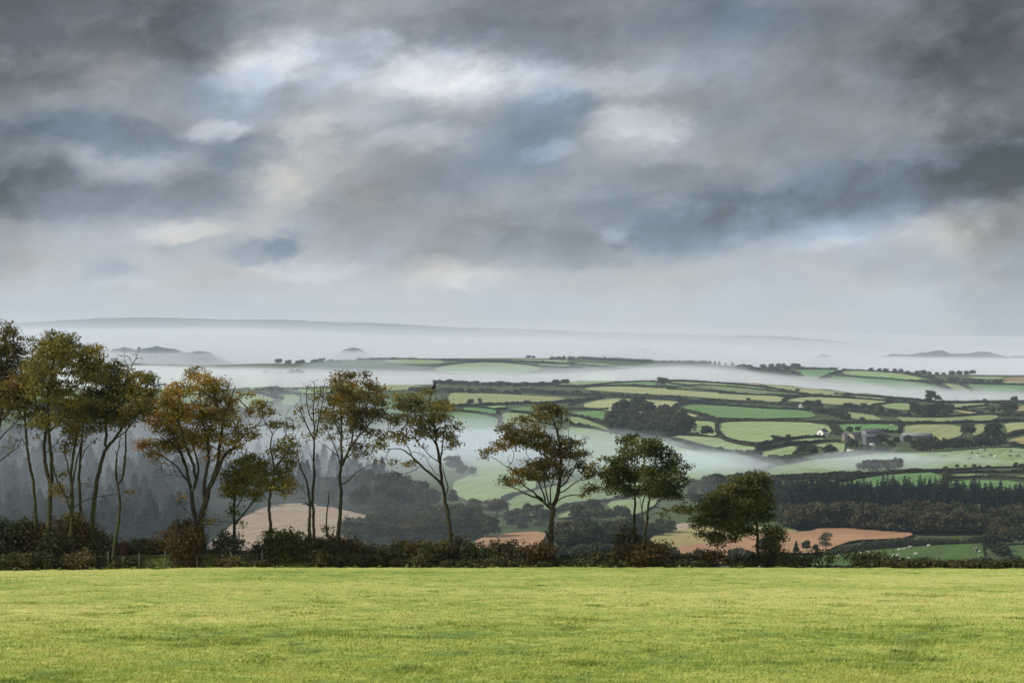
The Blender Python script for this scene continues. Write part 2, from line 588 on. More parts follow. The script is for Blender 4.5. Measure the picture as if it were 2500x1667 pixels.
gy = np.concatenate([np.arange(-12, 16, 2.0), np.geomspace(16, 112, 520)])
gp = np.linspace(-900, 3400, 560)
PXn, YY = np.meshgrid(gp, gy)
XX = (PXn - CX) / F * np.maximum(YY, 16) * 1.0
XX = np.where(YY < 16, (PXn - CX) / F * 16 * 1.0, XX)
ta, tb = tuft(XX, YY)
ZZ = pasture_z(XX, YY) + 0.10 * (ta - .5) + 0.07 * (tb - .5)
tt, dk = turf_tone(XX.ravel(), YY.ravel())
me = mesh_np('pasture', np.stack([XX, YY, ZZ], -1).reshape(-1, 3), grid_faces(len(gy), len(gp)), smooth=True, cols=turf_colour(tt, dk) * 0.9)
o = link('pasture', me, mat=attr_mat('pasture_turf'))
tag(o, 'bright green sheep pasture sloping down to the hedge', kind='structure')

# grass blades on the pasture (nobody could count them)
nb = 520000
bpx = rng.uniform(-250, 2750, nb)
bpy_ = 1380 + 330 * rng.uniform(0, 1, nb) ** 0.9
by = 1.7 / np.maximum((bpy_ - EY) / F - FS, 0.0125)
by = np.clip(by, 17, 103) + rng.uniform(-0.6, 0.6, nb)
bx = (bpx - CX) / F * by
ta, tb = tuft(bx, by)
keep = rng.uniform(0, 1, nb) < 0.35 + 0.9 * tb
bx, by, ta, tb = bx[keep], by[keep], ta[keep], tb[keep]
nb = len(bx)
bz = pasture_z(bx, by) + 0.10 * (ta - .5) + 0.07 * (tb - .5) - 0.01
hgt = (0.016 + 0.032 * rng.uniform(0, 1, nb) ** 2) * (0.5 + 1.0 * tb) * (1 + 1.0 * np.clip((0.36 - ta) * 8, 0, 1))
wid = 0.0045 + 0.00020 * by + 0.004 * rng.uniform(0, 1, nb)
ang = rng.uniform(0, 2 * np.pi, nb)
lean = rng.normal(0, 0.45, (nb, 2)) + np.array([0.35, 0.1])
v = np.zeros((nb, 3, 3))
v[:, 0] = np.stack([bx - np.cos(ang) * wid, by - np.sin(ang) * wid, bz], 1)
v[:, 1] = np.stack([bx + np.cos(ang) * wid, by + np.sin(ang) * wid, bz], 1)
v[:, 2] = np.stack([bx + lean[:, 0] * hgt, by + lean[:, 1] * hgt, bz + hgt], 1)
rr = rng.uniform(0, 1, nb)
tt, dk = turf_tone(bx, by, rr)
bc = np.repeat(turf_colour(tt, dk), 3, 0)
# darker tussocks of coarse grass here and there
tv, tc = [], []
for _ in range(130):
    ty = 1.7 / max((1392 + 300 * rng.uniform() ** 1.1 - EY) / F - FS, 0.0125)
    ty = float(np.clip(ty, 18, 100))
    tx = (rng.uniform(-200, 2700) - CX) / F * ty
    k = int(rng.integers(14, 46))
    sx = rng.uniform(.08, .26)
    ox, oy = rng.normal(0, sx, k), rng.normal(0, .10, k)
    hh = rng.uniform(.02, .055, k)
    zz = pasture_z(tx + ox, ty + oy) - .01
    ww = 0.006 + 0.00016 * ty
    q = np.zeros((k, 3, 3))
    q[:, 0] = np.stack([tx + ox - ww, ty + oy, zz], 1)
    q[:, 1] = np.stack([tx + ox + ww, ty + oy, zz], 1)
    q[:, 2] = np.stack([tx + ox + rng.normal(.02, .03, k), ty + oy + rng.normal(0, .03, k), zz + hh], 1)
    tv.append(q.reshape(-1, 3))
    tc.append(np.repeat((np.array([.125, .200, .036]) * rng.uniform(.75, 1.5))[None] * rng.uniform(.85, 1.15, (k, 1)), 3, 0))
v = np.concatenate([v.reshape(-1, 3)] + tv)
bc = np.concatenate([bc] + tc)
nb = len(v) // 3
me = mesh_np('grass', v.reshape(-1, 3), np.arange(nb * 3).reshape(-1, 3), cols=bc)
o = link('grass', me, mat=attr_mat('grass_blades', 0.35))
tag(o, 'short yellowish green grass covering the near pasture', 'grass', kind='stuff')

# ------------------------------------------------------------------ fields of the valley


def inside(poly, pts):
    poly = np.asarray(poly)
    x, y = pts[:, 0], pts[:, 1]
    r = np.zeros(len(pts), bool)
    n = len(poly)
    for i in range(n):
        x1, y1 = poly[i]
        x2, y2 = poly[(i + 1) % n]
        c = ((y1 > y) != (y2 > y)) & (x < (x2 - x1) * (y - y1) / (y2 - y1 + 1e-12) + x1)
        r ^= c
    return r


def smooth_poly(pts, it=2, closed=True):
    p = np.asarray(pts, float)
    for _ in range(it):
        q = np.roll(p, -1, 0) if closed else p[1:]
        a = p if closed else p[:-1]
        n = np.empty((len(a) * 2, p.shape[1]))
        n[0::2] = a * .75 + q * .25
        n[1::2] = a * .25 + q * .75
        if not closed:
            n = np.concatenate([p[:1], n, p[-1:]])
        p = n
    return p


def make_field(pts, mat, label):
    b = smooth_poly([p[:2] for p in pts], 1)
    bb = []
    for i in range(len(b)):
        a, c = b[i], b[(i + 1) % len(b)]
        m = max(1, int(np.hypot(*(c - a)) / 14))
        bb += [a + (c - a) * k / m for k in range(m)]
    b = np.array(bb)
    x0, y0 = b.min(0)
    x1, y1 = b.max(0)
    sx, sy = max(6, (x1 - x0) / 30), max(2.0, (y1 - y0) / 26)
    gx, gy_ = np.meshgrid(np.arange(x0 + sx / 2, x1, sx), np.arange(y0 + sy / 2, y1, sy))
    ip = np.stack([gx.ravel(), gy_.ravel()], 1)
    if len(ip):
        ip = ip[inside(b, ip)]
    allp = np.concatenate([b, ip]) if len(ip) else b
    n = len(b)
    vs, _, fs, *_r = delaunay_2d_cdt([Vector((p[0], p[1] * 3)) for p in allp], [(i, (i + 1) % n) for i in range(n)], [list(range(n))], 1, 1e-4)
    vp = np.array([(q.x, q.y / 3) for q in vs])
    if len(fs) == 0:
        return
    W = ground(vp)
    c = W.mean(0)
    W[:, 2] += 0.25
    me = mesh_np('field', W - c, np.array([f[:3] for f in fs]), smooth=True)
    # faces must look up
    if len(me.polygons) and me.polygons[0].normal.z < 0:
        me.flip_normals()
    o = link('field', me, loc=c, mat=FM[mat])
    tag(o, label, kind='structure')


FIELDS = [
    (cC([(590, 365), (1040, 350), (1935, 372), (2015, 500), (1800, 525), (1450, 565), (1200, 600), (1100, 615), (900, 600), (700, 555), (610, 490), (590, 430)]), 'light', 'pale green field above the white farmhouse'),
    (cC([(120, 185), (250, 138), (700, 163), (1200, 192), (1640, 212), (1765, 245), (1810, 305), (1300, 308), (1130, 320), (830, 310), (640, 305), (460, 295), (320, 240)]), 'green', 'bright green field ringed by a curving hedge'),
    (cS([(1410, 990), (1477, 973), (1561, 975), (1665, 980), (1641, 990), (1650, 1000), (1720, 1019), (1640, 1014), (1560, 1010), (1470, 1002)]), 'dry', 'yellowish field dotted with sheep'),
    (cS([(1430, 946), (1500, 943), (1560, 945), (1640, 951), (1695, 955), (1805, 962), (1918, 967), (1908, 984), (1820, 978), (1720, 971), (1640, 964), (1560, 958), (1430, 952)]), 'dry', 'yellowish strip field on the plateau'),
    (cB([(755, 540), (870, 518), (1050, 520), (1300, 538), (1475, 550), (1330, 572), (1150, 572), (950, 558), (850, 550)]), 'dry', 'yellow field beyond the round tree'),
    (cB([(-60, 412), (350, 428), (600, 452), (905, 505), (700, 492), (450, 472), (250, 453), (-60, 428)]), 'light', 'long green strip on the plateau edge'),
    (cB([(0, 455), (250, 455), (480, 478), (900, 512), (700, 505), (300, 478), (0, 470)]), 'light', 'narrow green strip field'),
    (cB([(610, 428), (800, 448), (1000, 468), (1250, 498), (1425, 518), (1425, 534), (1200, 522), (950, 508), (820, 478), (650, 448)]), 'dry', 'yellow field along the fog'),
    (cB([(500, 430), (560, 420), (600, 424), (590, 440), (530, 438)]), 'stubble', 'tiny pink ploughed patch'),
    (cA([(1590, 142), (1850, 116), (2135, 108), (2145, 152), (1900, 137)]), 'green', 'green field beside the lone round tree'),
    (cA([(2235, 116), (2400, 122), (2400, 152), (2230, 152)]), 'green', 'green field behind the lone round tree'),
    (cA([(1520, 182), (1800, 160), (2100, 163), (2380, 184), (2380, 232), (2100, 226), (1850, 207), (1600, 190)]), 'dry', 'yellow field below the lone round tree'),
    (cF([(1500, 545), (1640, 525), (1750, 510), (1900, 498), (1970, 498), (1950, 522), (1800, 537), (1640, 548)]), 'pale', 'pale field at the fog line'),
    (cA([(330, 215), (500, 203), (900, 226), (1410, 254), (1200, 288), (900, 290), (680, 303), (450, 314), (350, 320)]), 'dry', 'wide yellow field with two small trees'),
    (cA([(330, 480), (350, 368), (600, 393), (765, 428), (795, 470), (785, 565), (700, 605), (560, 595), (420, 565)]), 'green', 'rich green field left of the crooked tree'),
    (cA([(420, 352), (520, 333), (700, 348), (765, 370), (740, 402), (560, 367)]), 'green', 'small green strip above the rich green field'),
    (cA([(610, 332), (820, 320), (845, 336), (720, 352)]), 'light', 'thin light strip'),
    (cA([(865, 352), (1000, 330), (1100, 333), (1090, 375), (930, 362)]), 'green', 'small green field behind the orange topped tree'),
    (cA([(785, 400), (850, 378), (1080, 400), (1100, 470), (920, 500), (800, 475)]), 'light', 'light green field behind the orange topped tree'),
    (cA([(1400, 387), (1560, 366), (1710, 368), (1730, 452), (1600, 432), (1450, 397)]), 'green', 'green field beside the dark wood clump'),
    (cA([(1370, 410), (1500, 428), (1650, 488), (1765, 542), (1600, 512), (1420, 477)]), 'light', 'light green wedge field'),
    (cS([(1375, 1042), (1440, 1046), (1530, 1062), (1600, 1072), (1680, 1098), (1760, 1120), (1860, 1142), (1760, 1168), (1650, 1185), (1560, 1195), (1470, 1185), (1410, 1130), (1378, 1085)]), 'pale', 'wide misty green slope'),
    (cA([(470, 800), (750, 795), (900, 850), (1170, 1030), (870, 1105), (700, 1165), (430, 1140), (350, 1000), (520, 930), (590, 870)]), 'pale', 'pale misty field left of the crooked tree'),
    (cA([(850, 1135), (1150, 1030), (1350, 998), (1600, 955), (1920, 1100), (1680, 1142), (1480, 1192), (1270, 1232), (1100, 1275), (890, 1295), (860, 1240)]), 'pale', 'pale misty field behind the crooked trunk'),
    (cA([(1260, 1292), (1480, 1208), (1510, 1265), (1350, 1300)]), 'pale', 'small pale field corner'),
    (cA([(1690, 1160), (1990, 1105), (2200, 1150), (1980, 1280), (1800, 1265)]), 'pale', 'pale field behind the twin trunked tree'),
    (cA([(130, 1190), (340, 1198), (340, 1235), (170, 1235)]), 'pale', 'small pale clearing'),
    (cC([(-40, 525), (540, 548), (670, 588), (900, 648), (1070, 680), (1000, 748), (850, 750), (760, 705), (640, 695), (450, 655), (200, 585)]), 'light', 'light green field below the lone dark tree'),
    (cC([(240, 345), (545, 356), (545, 440), (565, 545), (250, 520), (240, 430)]), 'light', 'light green paddock round the lone dark tree'),
    (cC([(1070, 750), (1300, 700), (1560, 645), (1540, 760), (1400, 790), (1200, 800), (960, 860)]), 'light', 'light field by the lane'),
    (cC([(1360, 625), (1600, 572), (1900, 555), (1885, 598), (1600, 625), (1360, 648)]), 'light', 'strip field below the white farmhouse'),
    (cC([(1760, 645), (2160, 605), (2160, 720), (2090, 740), (2090, 700), (1900, 680)]), 'light', 'small paddock by the farm'),
    (cS([(1845, 1178), (1872, 1150), (1890, 1141), (1935, 1130), (2010, 1120), (2080, 1113), (2161, 1108), (2251, 1105), (2337, 1101), (2413, 1094), (2452, 1093), (2540, 1098), (2560, 1138), (2452, 1138), (2356, 1142), (2299, 1144), (2241, 1146), (2207, 1149), (2088, 1153), (2050, 1154), (1960, 1160), (1880, 1164)]), 'pale', 'long pale green field where cattle graze'),
    (cE([(330, 570), (500, 545), (850, 512), (860, 532), (500, 580)]), 'light', 'thin green strip by the plantation'),
    (cE([(700, 590), (900, 540), (1200, 498), (1645, 478), (1630, 640), (1450, 650), (1050, 640), (850, 640)]), 'green', 'green field above the plantation'),
    (cE([(1685, 548), (2400, 558), (2400, 680), (2200, 670), (1900, 650), (1685, 640)]), 'green', 'green field at the right of the plantation'),
    (cE([(1700, 512), (1800, 495), (2100, 503), (2400, 518), (2400, 530), (1900, 512)]), 'light', 'thin light strip between two hedges'),
    (cD([(800, 398), (1570, 398), (1570, 530), (1480, 565), (1340, 600), (1200, 620), (950, 620), (795, 520)]), 'dry', 'dry field right of the farm'),
    (cD([(-100, 392), (745, 398), (745, 480), (600, 470), (330, 470), (200, 520), (-100, 500)]), 'green', 'green field above the farm'),
    (cD([(680, 298), (1000, 312), (1440, 312), (1900, 272), (2060, 290), (1900, 356), (1300, 360), (840, 370)]), 'light', 'light field below the dark tree row'),
    (cD([(-60, 232), (400, 268), (490, 312), (580, 345), (150, 335), (-60, 275)]), 'light', 'small light field above the lane'),
    (cD([(-40, 58), (300, 78), (650, 110), (450, 148), (250, 140), (-40, 125)]), 'dry', 'dry field near the ridge'),
    (cD([(460, 165), (700, 122), (920, 132), (900, 225), (700, 205)]), 'light', 'light field left of the dark tree row'),
    (cD([(1430, 138), (1990, 126), (1850, 152), (1600, 182), (1430, 172)]), 'light', 'light strip near the ridge'),
    (cD([(1590, 205), (1900, 162), (1900, 195), (1750, 220)]), 'light', 'small light wedge near the ridge'),
    (cD([(1470, 208), (1820, 255), (1640, 266), (1490, 235)]), 'tan', 'small tan wedge'),
    (cD([(2250, 190), (2420, 130), (2420, 222), (2240, 228)]), 'tan', 'tan field at the right edge'),
    (cD([(1700, 405), (1860, 388), (1850, 490), (1690, 560)]), 'dry', 'dry paddock between tall bushes'),
    (cD([(2090, 385), (2420, 368), (2420, 455), (2150, 530), (2120, 430)]), 'dry', 'dry field at the right edge'),
    (cD([(2140, 595), (2420, 540), (2420, 660), (2200, 650)]), 'tan', 'tan field at the right edge below the big tree'),
    (cB([(770, 338), (1105, 333), (1095, 352), (980, 405), (900, 395), (800, 385)]), 'green', 'hazy green field on the far hill'),
    (cB([(1125, 345), (1300, 343), (1600, 368), (1715, 412), (1400, 392), (1170, 371)]), 'light', 'hazy light field on the far hill'),
    (cB([(990, 405), (1110, 373), (1500, 403), (1740, 428), (1840, 500), (1500, 490), (1200, 450)]), 'green', 'hazy green slope on the far hill'),
    (cB([(1810, 418), (1950, 448), (2020, 495), (1880, 465)]), 'light', 'hazy strip on the far hill'),
    (cB([(1925, 384), (2225, 382), (2200, 398), (2060, 398)]), 'light', 'hazy far field'),
    (cB([(2205, 390), (2400, 383), (2400, 408), (2235, 411)]), 'earth', 'reddish far field at the right edge'),
    (cB([(2215, 409), (2400, 411), (2400, 424), (2215, 427)]), 'dry', 'yellow far field at the right edge'),
    (cB([(1950, 428), (2100, 438), (2400, 438), (2400, 475), (2200, 495), (2050, 475)]), 'green', 'hazy green far slope'),
    (cE([(420, 1350), (480, 1222), (700, 1182), (1000, 1152), (1500, 1106), (1900, 1090), (1985, 1100), (1990, 1180), (2010, 1260), (2050, 1340), (1700, 1360), (1200, 1370)]), 'deep', 'dark green sheep field behind the hedge, cloud shade in its colour'),
    (cE([(2110, 1142), (2420, 1115), (2420, 1300), (2250, 1260), (2180, 1200)]), 'deep', 'dark green field corner at the right edge, cloud shade in its colour'),
    (cS([(1635, 1340), (1723, 1324), (1832, 1307), (1890, 1301), (1975, 1298), (2005, 1288), (2099, 1291), (2180, 1296), (2236, 1302), (2210, 1313), (2160, 1316), (2085, 1318), (2040, 1334), (2005, 1350), (1905, 1350), (1850, 1360), (1760, 1378), (1650, 1375)]), 'earth', 'reddish stubble field'),
    (cS([(1580, 1310), (1652, 1295), (1700, 1287), (1783, 1283), (1880, 1287), (1965, 1297), (1890, 1302), (1832, 1308), (1723, 1324), (1650, 1338), (1610, 1338)]), 'tan', 'yellow stubble field'),
    (cS([(1650, 1278), (1715, 1276), (1705, 1288), (1652, 1297), (1636, 1292)]), 'stubble', 'pale stubble corner'),
    (c4([(140, 1270), (400, 1218), (770, 1196), (730, 1290), (620, 1370), (300, 1370), (140, 1340)]), 'earth', 'pinkish stubble slope by the crooked trunk'),
    (cS([(490, 1345), (560, 1285), (610, 1250), (660, 1235), (720, 1228), (780, 1231), (850, 1248), (935, 1268), (890, 1292), (860, 1315), (830, 1360), (600, 1370)]), 'stubble', 'pink stubble hill'),
    (cL([(120, 118), (400, 138), (1130, 190), (950, 232), (700, 305), (620, 245), (350, 205), (120, 190)]), 'pale', 'misty green field with white sheep dots'),
    (cL([(150, 362), (600, 338), (800, 368), (1190, 490), (1170, 525), (950, 560), (820, 660), (600, 700), (350, 660), (150, 560)]), 'pale', 'misty green field behind the orange tree'),
    (cL([(1180, 392), (1720, 383), (1720, 600), (1500, 640), (1290, 590), (1420, 480), (1350, 405)]), 'pale', 'misty green field behind the bare tree'),
    (cL([(1620, 268), (2000, 258), (2420, 240), (2420, 360), (1740, 365)]), 'pale', 'misty strip behind the bare tree'),
    (cL([(880, 92), (1650, 98), (2400, 130), (2400, 160), (1650, 142), (1000, 112)]), 'tan', 'thin tan strip below the woods'),
    (cS([(840, 945), (930, 940), (1030, 940), (1025, 950), (920, 955), (850, 958)]), 'dry', 'yellow strip behind the tall trees'),
    (cS([(900, 985), (960, 970), (1000, 985), (1010, 1010), (930, 1010)]), 'green', 'green corner behind the leaning tree'),
    (cS([(40, 930), (330, 922), (340, 985), (60, 1002)]), 'pale', 'misty pale field behind the left trees'),
    (cS([(285, 893), (398, 892), (392, 901), (298, 904)]), 'stubble', 'hazy pinkish far field'),
    (cS([(380, 945), (520, 930), (540, 960), (470, 990), (390, 985)]), 'pale', 'misty field behind the orange tree crown'),
    (cF([(360, 380), (560, 373), (800, 384), (745, 407), (420, 402)]), 'pale', 'hazy field on the fog ridge'),
    (cF([(670, 445), (850, 400), (1100, 393), (1330, 408), (1460, 442), (1200, 480), (900, 482)]), 'pale', 'hazy domed field on the fog ridge'),
    (cF([(1180, 374), (1620, 380), (1590, 402), (1300, 391)]), 'pale', 'hazy strip on the fog ridge'),
    (cF([(1360, 405), (1640, 409), (1600, 424), (1420, 427)]), 'pale', 'hazy thin strip on the fog ridge'),
    (cF([(1640, 394), (1920, 408), (1860, 432), (1640, 422)]), 'pale', 'hazy strip by the fir belt'),
]
FIELDS += [
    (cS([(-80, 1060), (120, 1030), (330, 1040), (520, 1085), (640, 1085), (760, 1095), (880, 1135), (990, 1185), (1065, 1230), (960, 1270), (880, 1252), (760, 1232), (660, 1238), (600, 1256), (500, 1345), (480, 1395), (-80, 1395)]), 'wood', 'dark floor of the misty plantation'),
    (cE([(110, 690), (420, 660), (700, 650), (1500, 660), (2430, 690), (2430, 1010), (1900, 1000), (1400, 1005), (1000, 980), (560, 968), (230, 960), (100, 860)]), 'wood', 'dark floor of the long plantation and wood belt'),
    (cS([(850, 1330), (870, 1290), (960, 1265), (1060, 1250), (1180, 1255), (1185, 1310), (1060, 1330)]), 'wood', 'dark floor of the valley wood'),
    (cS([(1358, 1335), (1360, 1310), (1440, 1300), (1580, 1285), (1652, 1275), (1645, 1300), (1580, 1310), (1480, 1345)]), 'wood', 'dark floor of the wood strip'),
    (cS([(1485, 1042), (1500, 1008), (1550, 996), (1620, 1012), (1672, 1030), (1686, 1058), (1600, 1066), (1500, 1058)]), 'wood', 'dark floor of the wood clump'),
]
for f in FIELDS:
    make_field(*f)

# ------------------------------------------------------------------ distant trees
TREE_STOPS = [(0.0, (.020, .031, .016)), (.3, (.034, .047, .021)), (.55, (.056, .066, .028)), (.8, (.084, .077, .036)), (1.0, (.108, .077, .038))]
M_far = far_leaf_mat('far_foliage', TREE_STOPS)
M_brown = far_leaf_mat('far_foliage_russet', [(0.0, (.034, .042, .020)), (.4, (.060, .057, .027)), (.75, (.084, .069, .034)), (1, (.108, .074, .036))])
M_fir = far_leaf_mat('fir_needles', [(0.0, (.005, .016, .012)), (.5, (.010, .026, .018)), (1.0, (.020, .038, .023))], 0.0)
M_hedge = far_leaf_mat('hedge_foliage', [(0.0, (.017, .026, .013)), (.5, (.034, .043, .019)), (1.0, (.062, .056, .026))])
M_bark_far = simple_mat('far_bark', (.06, .05, .04), 0.3, 2.0)


def quads(c, u, v):
    """Card quads: centre c, half axes u, v -> verts, faces."""
    n = len(c)
    p = np.stack([c - u - v, c + u - v, c + u + v, c - u + v], 1).reshape(-1, 3)
    return p, np.arange(n * 4).reshape(-1, 4)


def rand_dirs(n, r):
    a = r.normal(0, 1, (n, 3))
    return a / np.linalg.norm(a, axis=1)[:, None]


def cards(c, size, r, up=0.5, aspect=0.7):
    n = len(c)
    nrm = rand_dirs(n, r) + np.array([0, 0, up])
    nrm /= np.linalg.norm(nrm, axis=1)[:, None]
    t = np.cross(nrm, rand_dirs(n, r))
    t /= np.maximum(np.linalg.norm(t, axis=1), 1e-6)[:, None]
    b = np.cross(nrm, t)
    s = size * r.uniform(0.6, 1.4, (n, 1))
    return quads(c, t * s * .5, b * s * .5 * aspect)


def tube(pts, rad, sides=5):
    """Tapered tube along pts."""
    pts = np.asarray(pts, float)
    rad = np.asarray(rad, float)
    n = len(pts)
    d = np.gradient(pts, axis=0) if n > 2 else np.repeat(pts[1:] - pts[:1], n, 0)
    d /= np.maximum(np.linalg.norm(d, axis=1), 1e-9)[:, None]
    ref = np.array([0.31, 0.95, 0.05])
    a = np.cross(d, ref)
    a /= np.maximum(np.linalg.norm(a, axis=1), 1e-9)[:, None]
    b = np.cross(d, a)
    th = np.arange(sides) * 2 * np.pi / sides
    ring = a[:, None, :] * np.cos(th)[None, :, None] + b[:, None, :] * np.sin(th)[None, :, None]
    v = (pts[:, None, :] + ring * rad[:, None, None]).reshape(-1, 3)
    i = np.arange(n - 1)[:, None] * sides
    k = np.arange(sides)[None, :]
    k2 = (k + 1) % sides
    f = np.stack([(i + k), (i + k2), (i + sides + k2), (i + sides + k)], -1).reshape(-1, 4)
    return v, f


def join(parts):
    vs, fs, ms, off = [], [], [], 0
    for v, f, m in parts:
        vs.append(v)
        fs.append(np.asarray(f) + off)
        ms.append(np.full(len(f), m))
        off += len(v)
    return np.concatenate(vs), fs, np.concatenate(ms)


def far_tree_mesh(name, seed, width=0.95, low=0.12, n=1500, size=0.075, lean=0.0, leafmat=None, airy=0.0):
    """A broad-leaved tree of unit height: lobed crown of leaf clumps over a tapered trunk with limbs."""
    r = np.random.default_rng(seed)
    nl = int(r.integers(11, 17))
    lobes = []
    for i in range(nl):
        a = r.uniform(0, 2 * np.pi)
        h = low + 0.14 + (0.80 - low - 0.14) * r.uniform(0, 1) ** 0.8
        prof = math.sin(math.pi * min(1, max(0.08, (h - low + 0.12) / (1.16 - low)))) ** 0.6
        q = 0.36 * width * prof * r.uniform(0.45, 1.0)
        lobes.append((math.cos(a) * q + lean * h, math.sin(a) * q, h, r.uniform(.13, .22) * (0.7 + .5 * width)))
    for i in range(5):
        a = 2 * np.pi * (i + r.uniform(0, .6)) / 5
        q = .25 * width
        lobes.append((math.cos(a) * q, math.sin(a) * q, low + .17 + r.uniform(0, .12), .17 + .06 * width))
    lobes.append((lean * .85, 0, 0.80, 0.19))
    lobes.append((lean * .5, 0, 0.52, 0.24 * width))
    L = np.array(lobes)
    pick = r.choice(len(L), n, p=L[:, 3] ** 2 / (L[:, 3] ** 2).sum())
    dd = rand_dirs(n, r)
    dd[:, 2] = np.where(dd[:, 2] < -0.35, -dd[:, 2] * .6, dd[:, 2])
    rad = L[pick, 3] * (r.uniform(0.25 + .2 * airy, 1.04, n) ** 0.5)
    c = L[pick, :3] + dd * rad[:, None] * np.array([1, 1, .86])
    c[:, 2] = np.maximum(c[:, 2], low * (0.7 + 0.6 * r.uniform(0, 1, n)))
    lv, lf = cards(c, size, r, 0.4)
    parts = [(lv, lf, 0)]
    z = np.linspace(-0.03, 0.62, 6)
    parts.append((*tube(np.stack([lean * z + .01 * r.normal(size=6), .01 * r.normal(size=6), z], 1), np.linspace(.030, .008, 6), 6), 1))
    for k in range(0 if airy else 6):
        t = L[int(r.integers(len(L)))]
        p0 = np.array([lean * .3, 0, .28 + .05 * k])
        parts.append((*tube(np.stack([p0, (p0 + t[:3]) / 2 + [0, 0, .02], t[:3]]), [.014, .009, .004], 4), 1))
    v, f, m = join(parts)
    if name == 'low':
        return v, f, m
    me = mesh_np(name, v, f, mats=m)
    me.materials.append(leafmat or M_far)
    me.materials.append(M_bark_far)
    return me


def fir_mesh(name, seed, width=0.30, whorls=24):
    r = np.random.default_rng(seed)
    V, Fc, off = [], [], 0
    for i in range(whorls):
        h = 0.06 + 0.90 * i / (whorls - 1)
        rr = width * (1 - h) ** 0.52 * r.uniform(.62, 1.25) * .78 + 0.016
        nb = int(11 - 5 * h)
        for k in range(nb):
            a = 2 * np.pi * (k + r.uniform(0, .8)) / nb
            q = rr * r.uniform(.5, 1.3)
            d = np.array([math.cos(a), math.sin(a), 0])
            s = np.array([-d[1], d[0], 0])
            drop = q * r.uniform(.1, .45)
            w = q * .34 + .010
            c0 = np.array([0, 0, h + .01])
            tip = d * q + [0, 0, h - drop]
            midp = d * q * .55 + [0, 0, h - drop * .3]
            V += [c0, midp + s * w, tip, midp - s * w, c0 - [0, 0, .02], midp - [0, 0, .035 + w * .7]]
            Fc += [[off, off + 1, off + 2, off + 3], [off + 4, off + 5, off + 2, off + 2 + 1]]
            off += 6
    parts = [(np.array(V), np.array(Fc), 0)]
    parts.append((*tube([[0, 0, -.03], [0, 0, .5], [0, 0, 1.0]], [.018, .010, .002], 5), 1))
    v, f, m = join(parts)
    if name == 'low':
        return v, f, m
    me = mesh_np(name, v, f, mats=m)
    me.materials.append(M_fir)
    me.materials.append(M_bark_far)
    return me


ROUND = [far_tree_mesh('round_tree', 100 + i, width=w, low=l) for i, (w, l) in enumerate([(1.0, .10), (1.15, .08), (.85, .10), (1.3, .06), (1.05, .14), (.95, .05)])]
BROWN = [far_tree_mesh('round_tree', 140 + i, width=w, low=l, leafmat=M_brown, n=1900, size=.068) for i, (w, l) in enumerate([(1.0, .05), (1.2, .04), (1.1, .08), (1.35, .04)])]
TALLT = [far_tree_mesh('tall_tree', 160 + i, width=w, low=.18, n=1300) for i, w in enumerate([.55, .65])]
UMBR = [far_tree_mesh('round_tree', 170, width=1.2, low=.18, n=1700), far_tree_mesh('round_tree', 171, width=1.1, low=.20, n=1700, lean=.06)]
AIRY = [far_tree_mesh('airy_tree', 180 + i, width=.75, low=.05, n=1100, size=.052, airy=.5) for i in range(2)]
FIRS = [fir_mesh('conifer', 200 + i, w) for i, w in enumerate([.30, .40, .28, .35, .44, .32])]

far_count = {}
REG = []
LOW = {False: [far_tree_mesh('low', 300 + i, width=1.1, low=.06, n=330, size=.16) for i in range(5)], True: [fir_mesh('low', 320 + i, .30, 12) for i in range(4)]}


def plant(kind, px, py, h_px, label, group=None, cat='tree', r=rng, stretch=1.0):
    """One distant tree with its foot on the land seen at (px, py), h_px photograph pixels tall."""
    p = ground([(px, py)])[0]
    h = h_px / F * p[1]
    pool = {'round': ROUND, 'brown': BROWN, 'tall': TALLT, 'umbrella': UMBR, 'airy': AIRY, 'fir': FIRS}[kind]
    me = pool[int(r.integers(len(pool)))]
    w = h * stretch * r.uniform(.92, 1.1)
    REG.append(dict(fir=kind == 'fir', kind=kind, me=me, loc=(p[0], p[1], p[2] - 0.02 * h), scale=(w, w, h), rot=r.uniform(0, 6.28), h_px=h_px, one=group is None, label=label, group=group, cat=cat))


def plant_all():
    """The largest 290 of each kind become trees of their own; the tiny rest of the far woods is one mass per kind."""
    for fir in (False, True):
        L = sorted([q for q in REG if q['fir'] == fir], key=lambda q: (-q['one'], -q['h_px']))
        for q in L[:290]:
            nm = {'fir': 'conifer_tree', }.get(q['kind'], 'deciduous_tree')
            if q['cat'] == 'bush':
                nm = 'bush'
            o = bpy.data.objects.new(nm, q['me'])
            COL.objects.link(o)
            o.location, o.scale, o.rotation_euler = q['loc'], q['scale'], (0, 0, q['rot'])
            tag(o, q['label'], q['cat'], q['group'])
        VV, FF, MM, off = [], [], [], 0
        for q in L[290:]:
            low = LOW[fir][int(rng.integers(len(LOW[fir])))]
            v, f, m = low
            c, s = math.cos(q['rot']), math.sin(q['rot'])
            v = v * np.array(q['scale'])
            v = np.stack([v[:, 0] * c - v[:, 1] * s, v[:, 0] * s + v[:, 1] * c, v[:, 2]], 1) + np.array(q['loc'])
            VV.append(v)
            FF += [x + off for x in f]
            MM.append(m)
            off += len(v)
        if VV:
            nm = 'conifer_woods' if fir else 'far_woods'
            me = mesh_np(nm, np.concatenate(VV), FF, mats=np.concatenate(MM))
            me.materials.append(M_fir if fir else M_far)
            me.materials.append(M_bark_far)
            o = link(nm, me)
            tag(o, 'dark mass of conifers filling the plantations behind the single trees' if fir else 'tiny dark trees massed along the far ridges and plateau edge', 'woodland', kind='stuff')


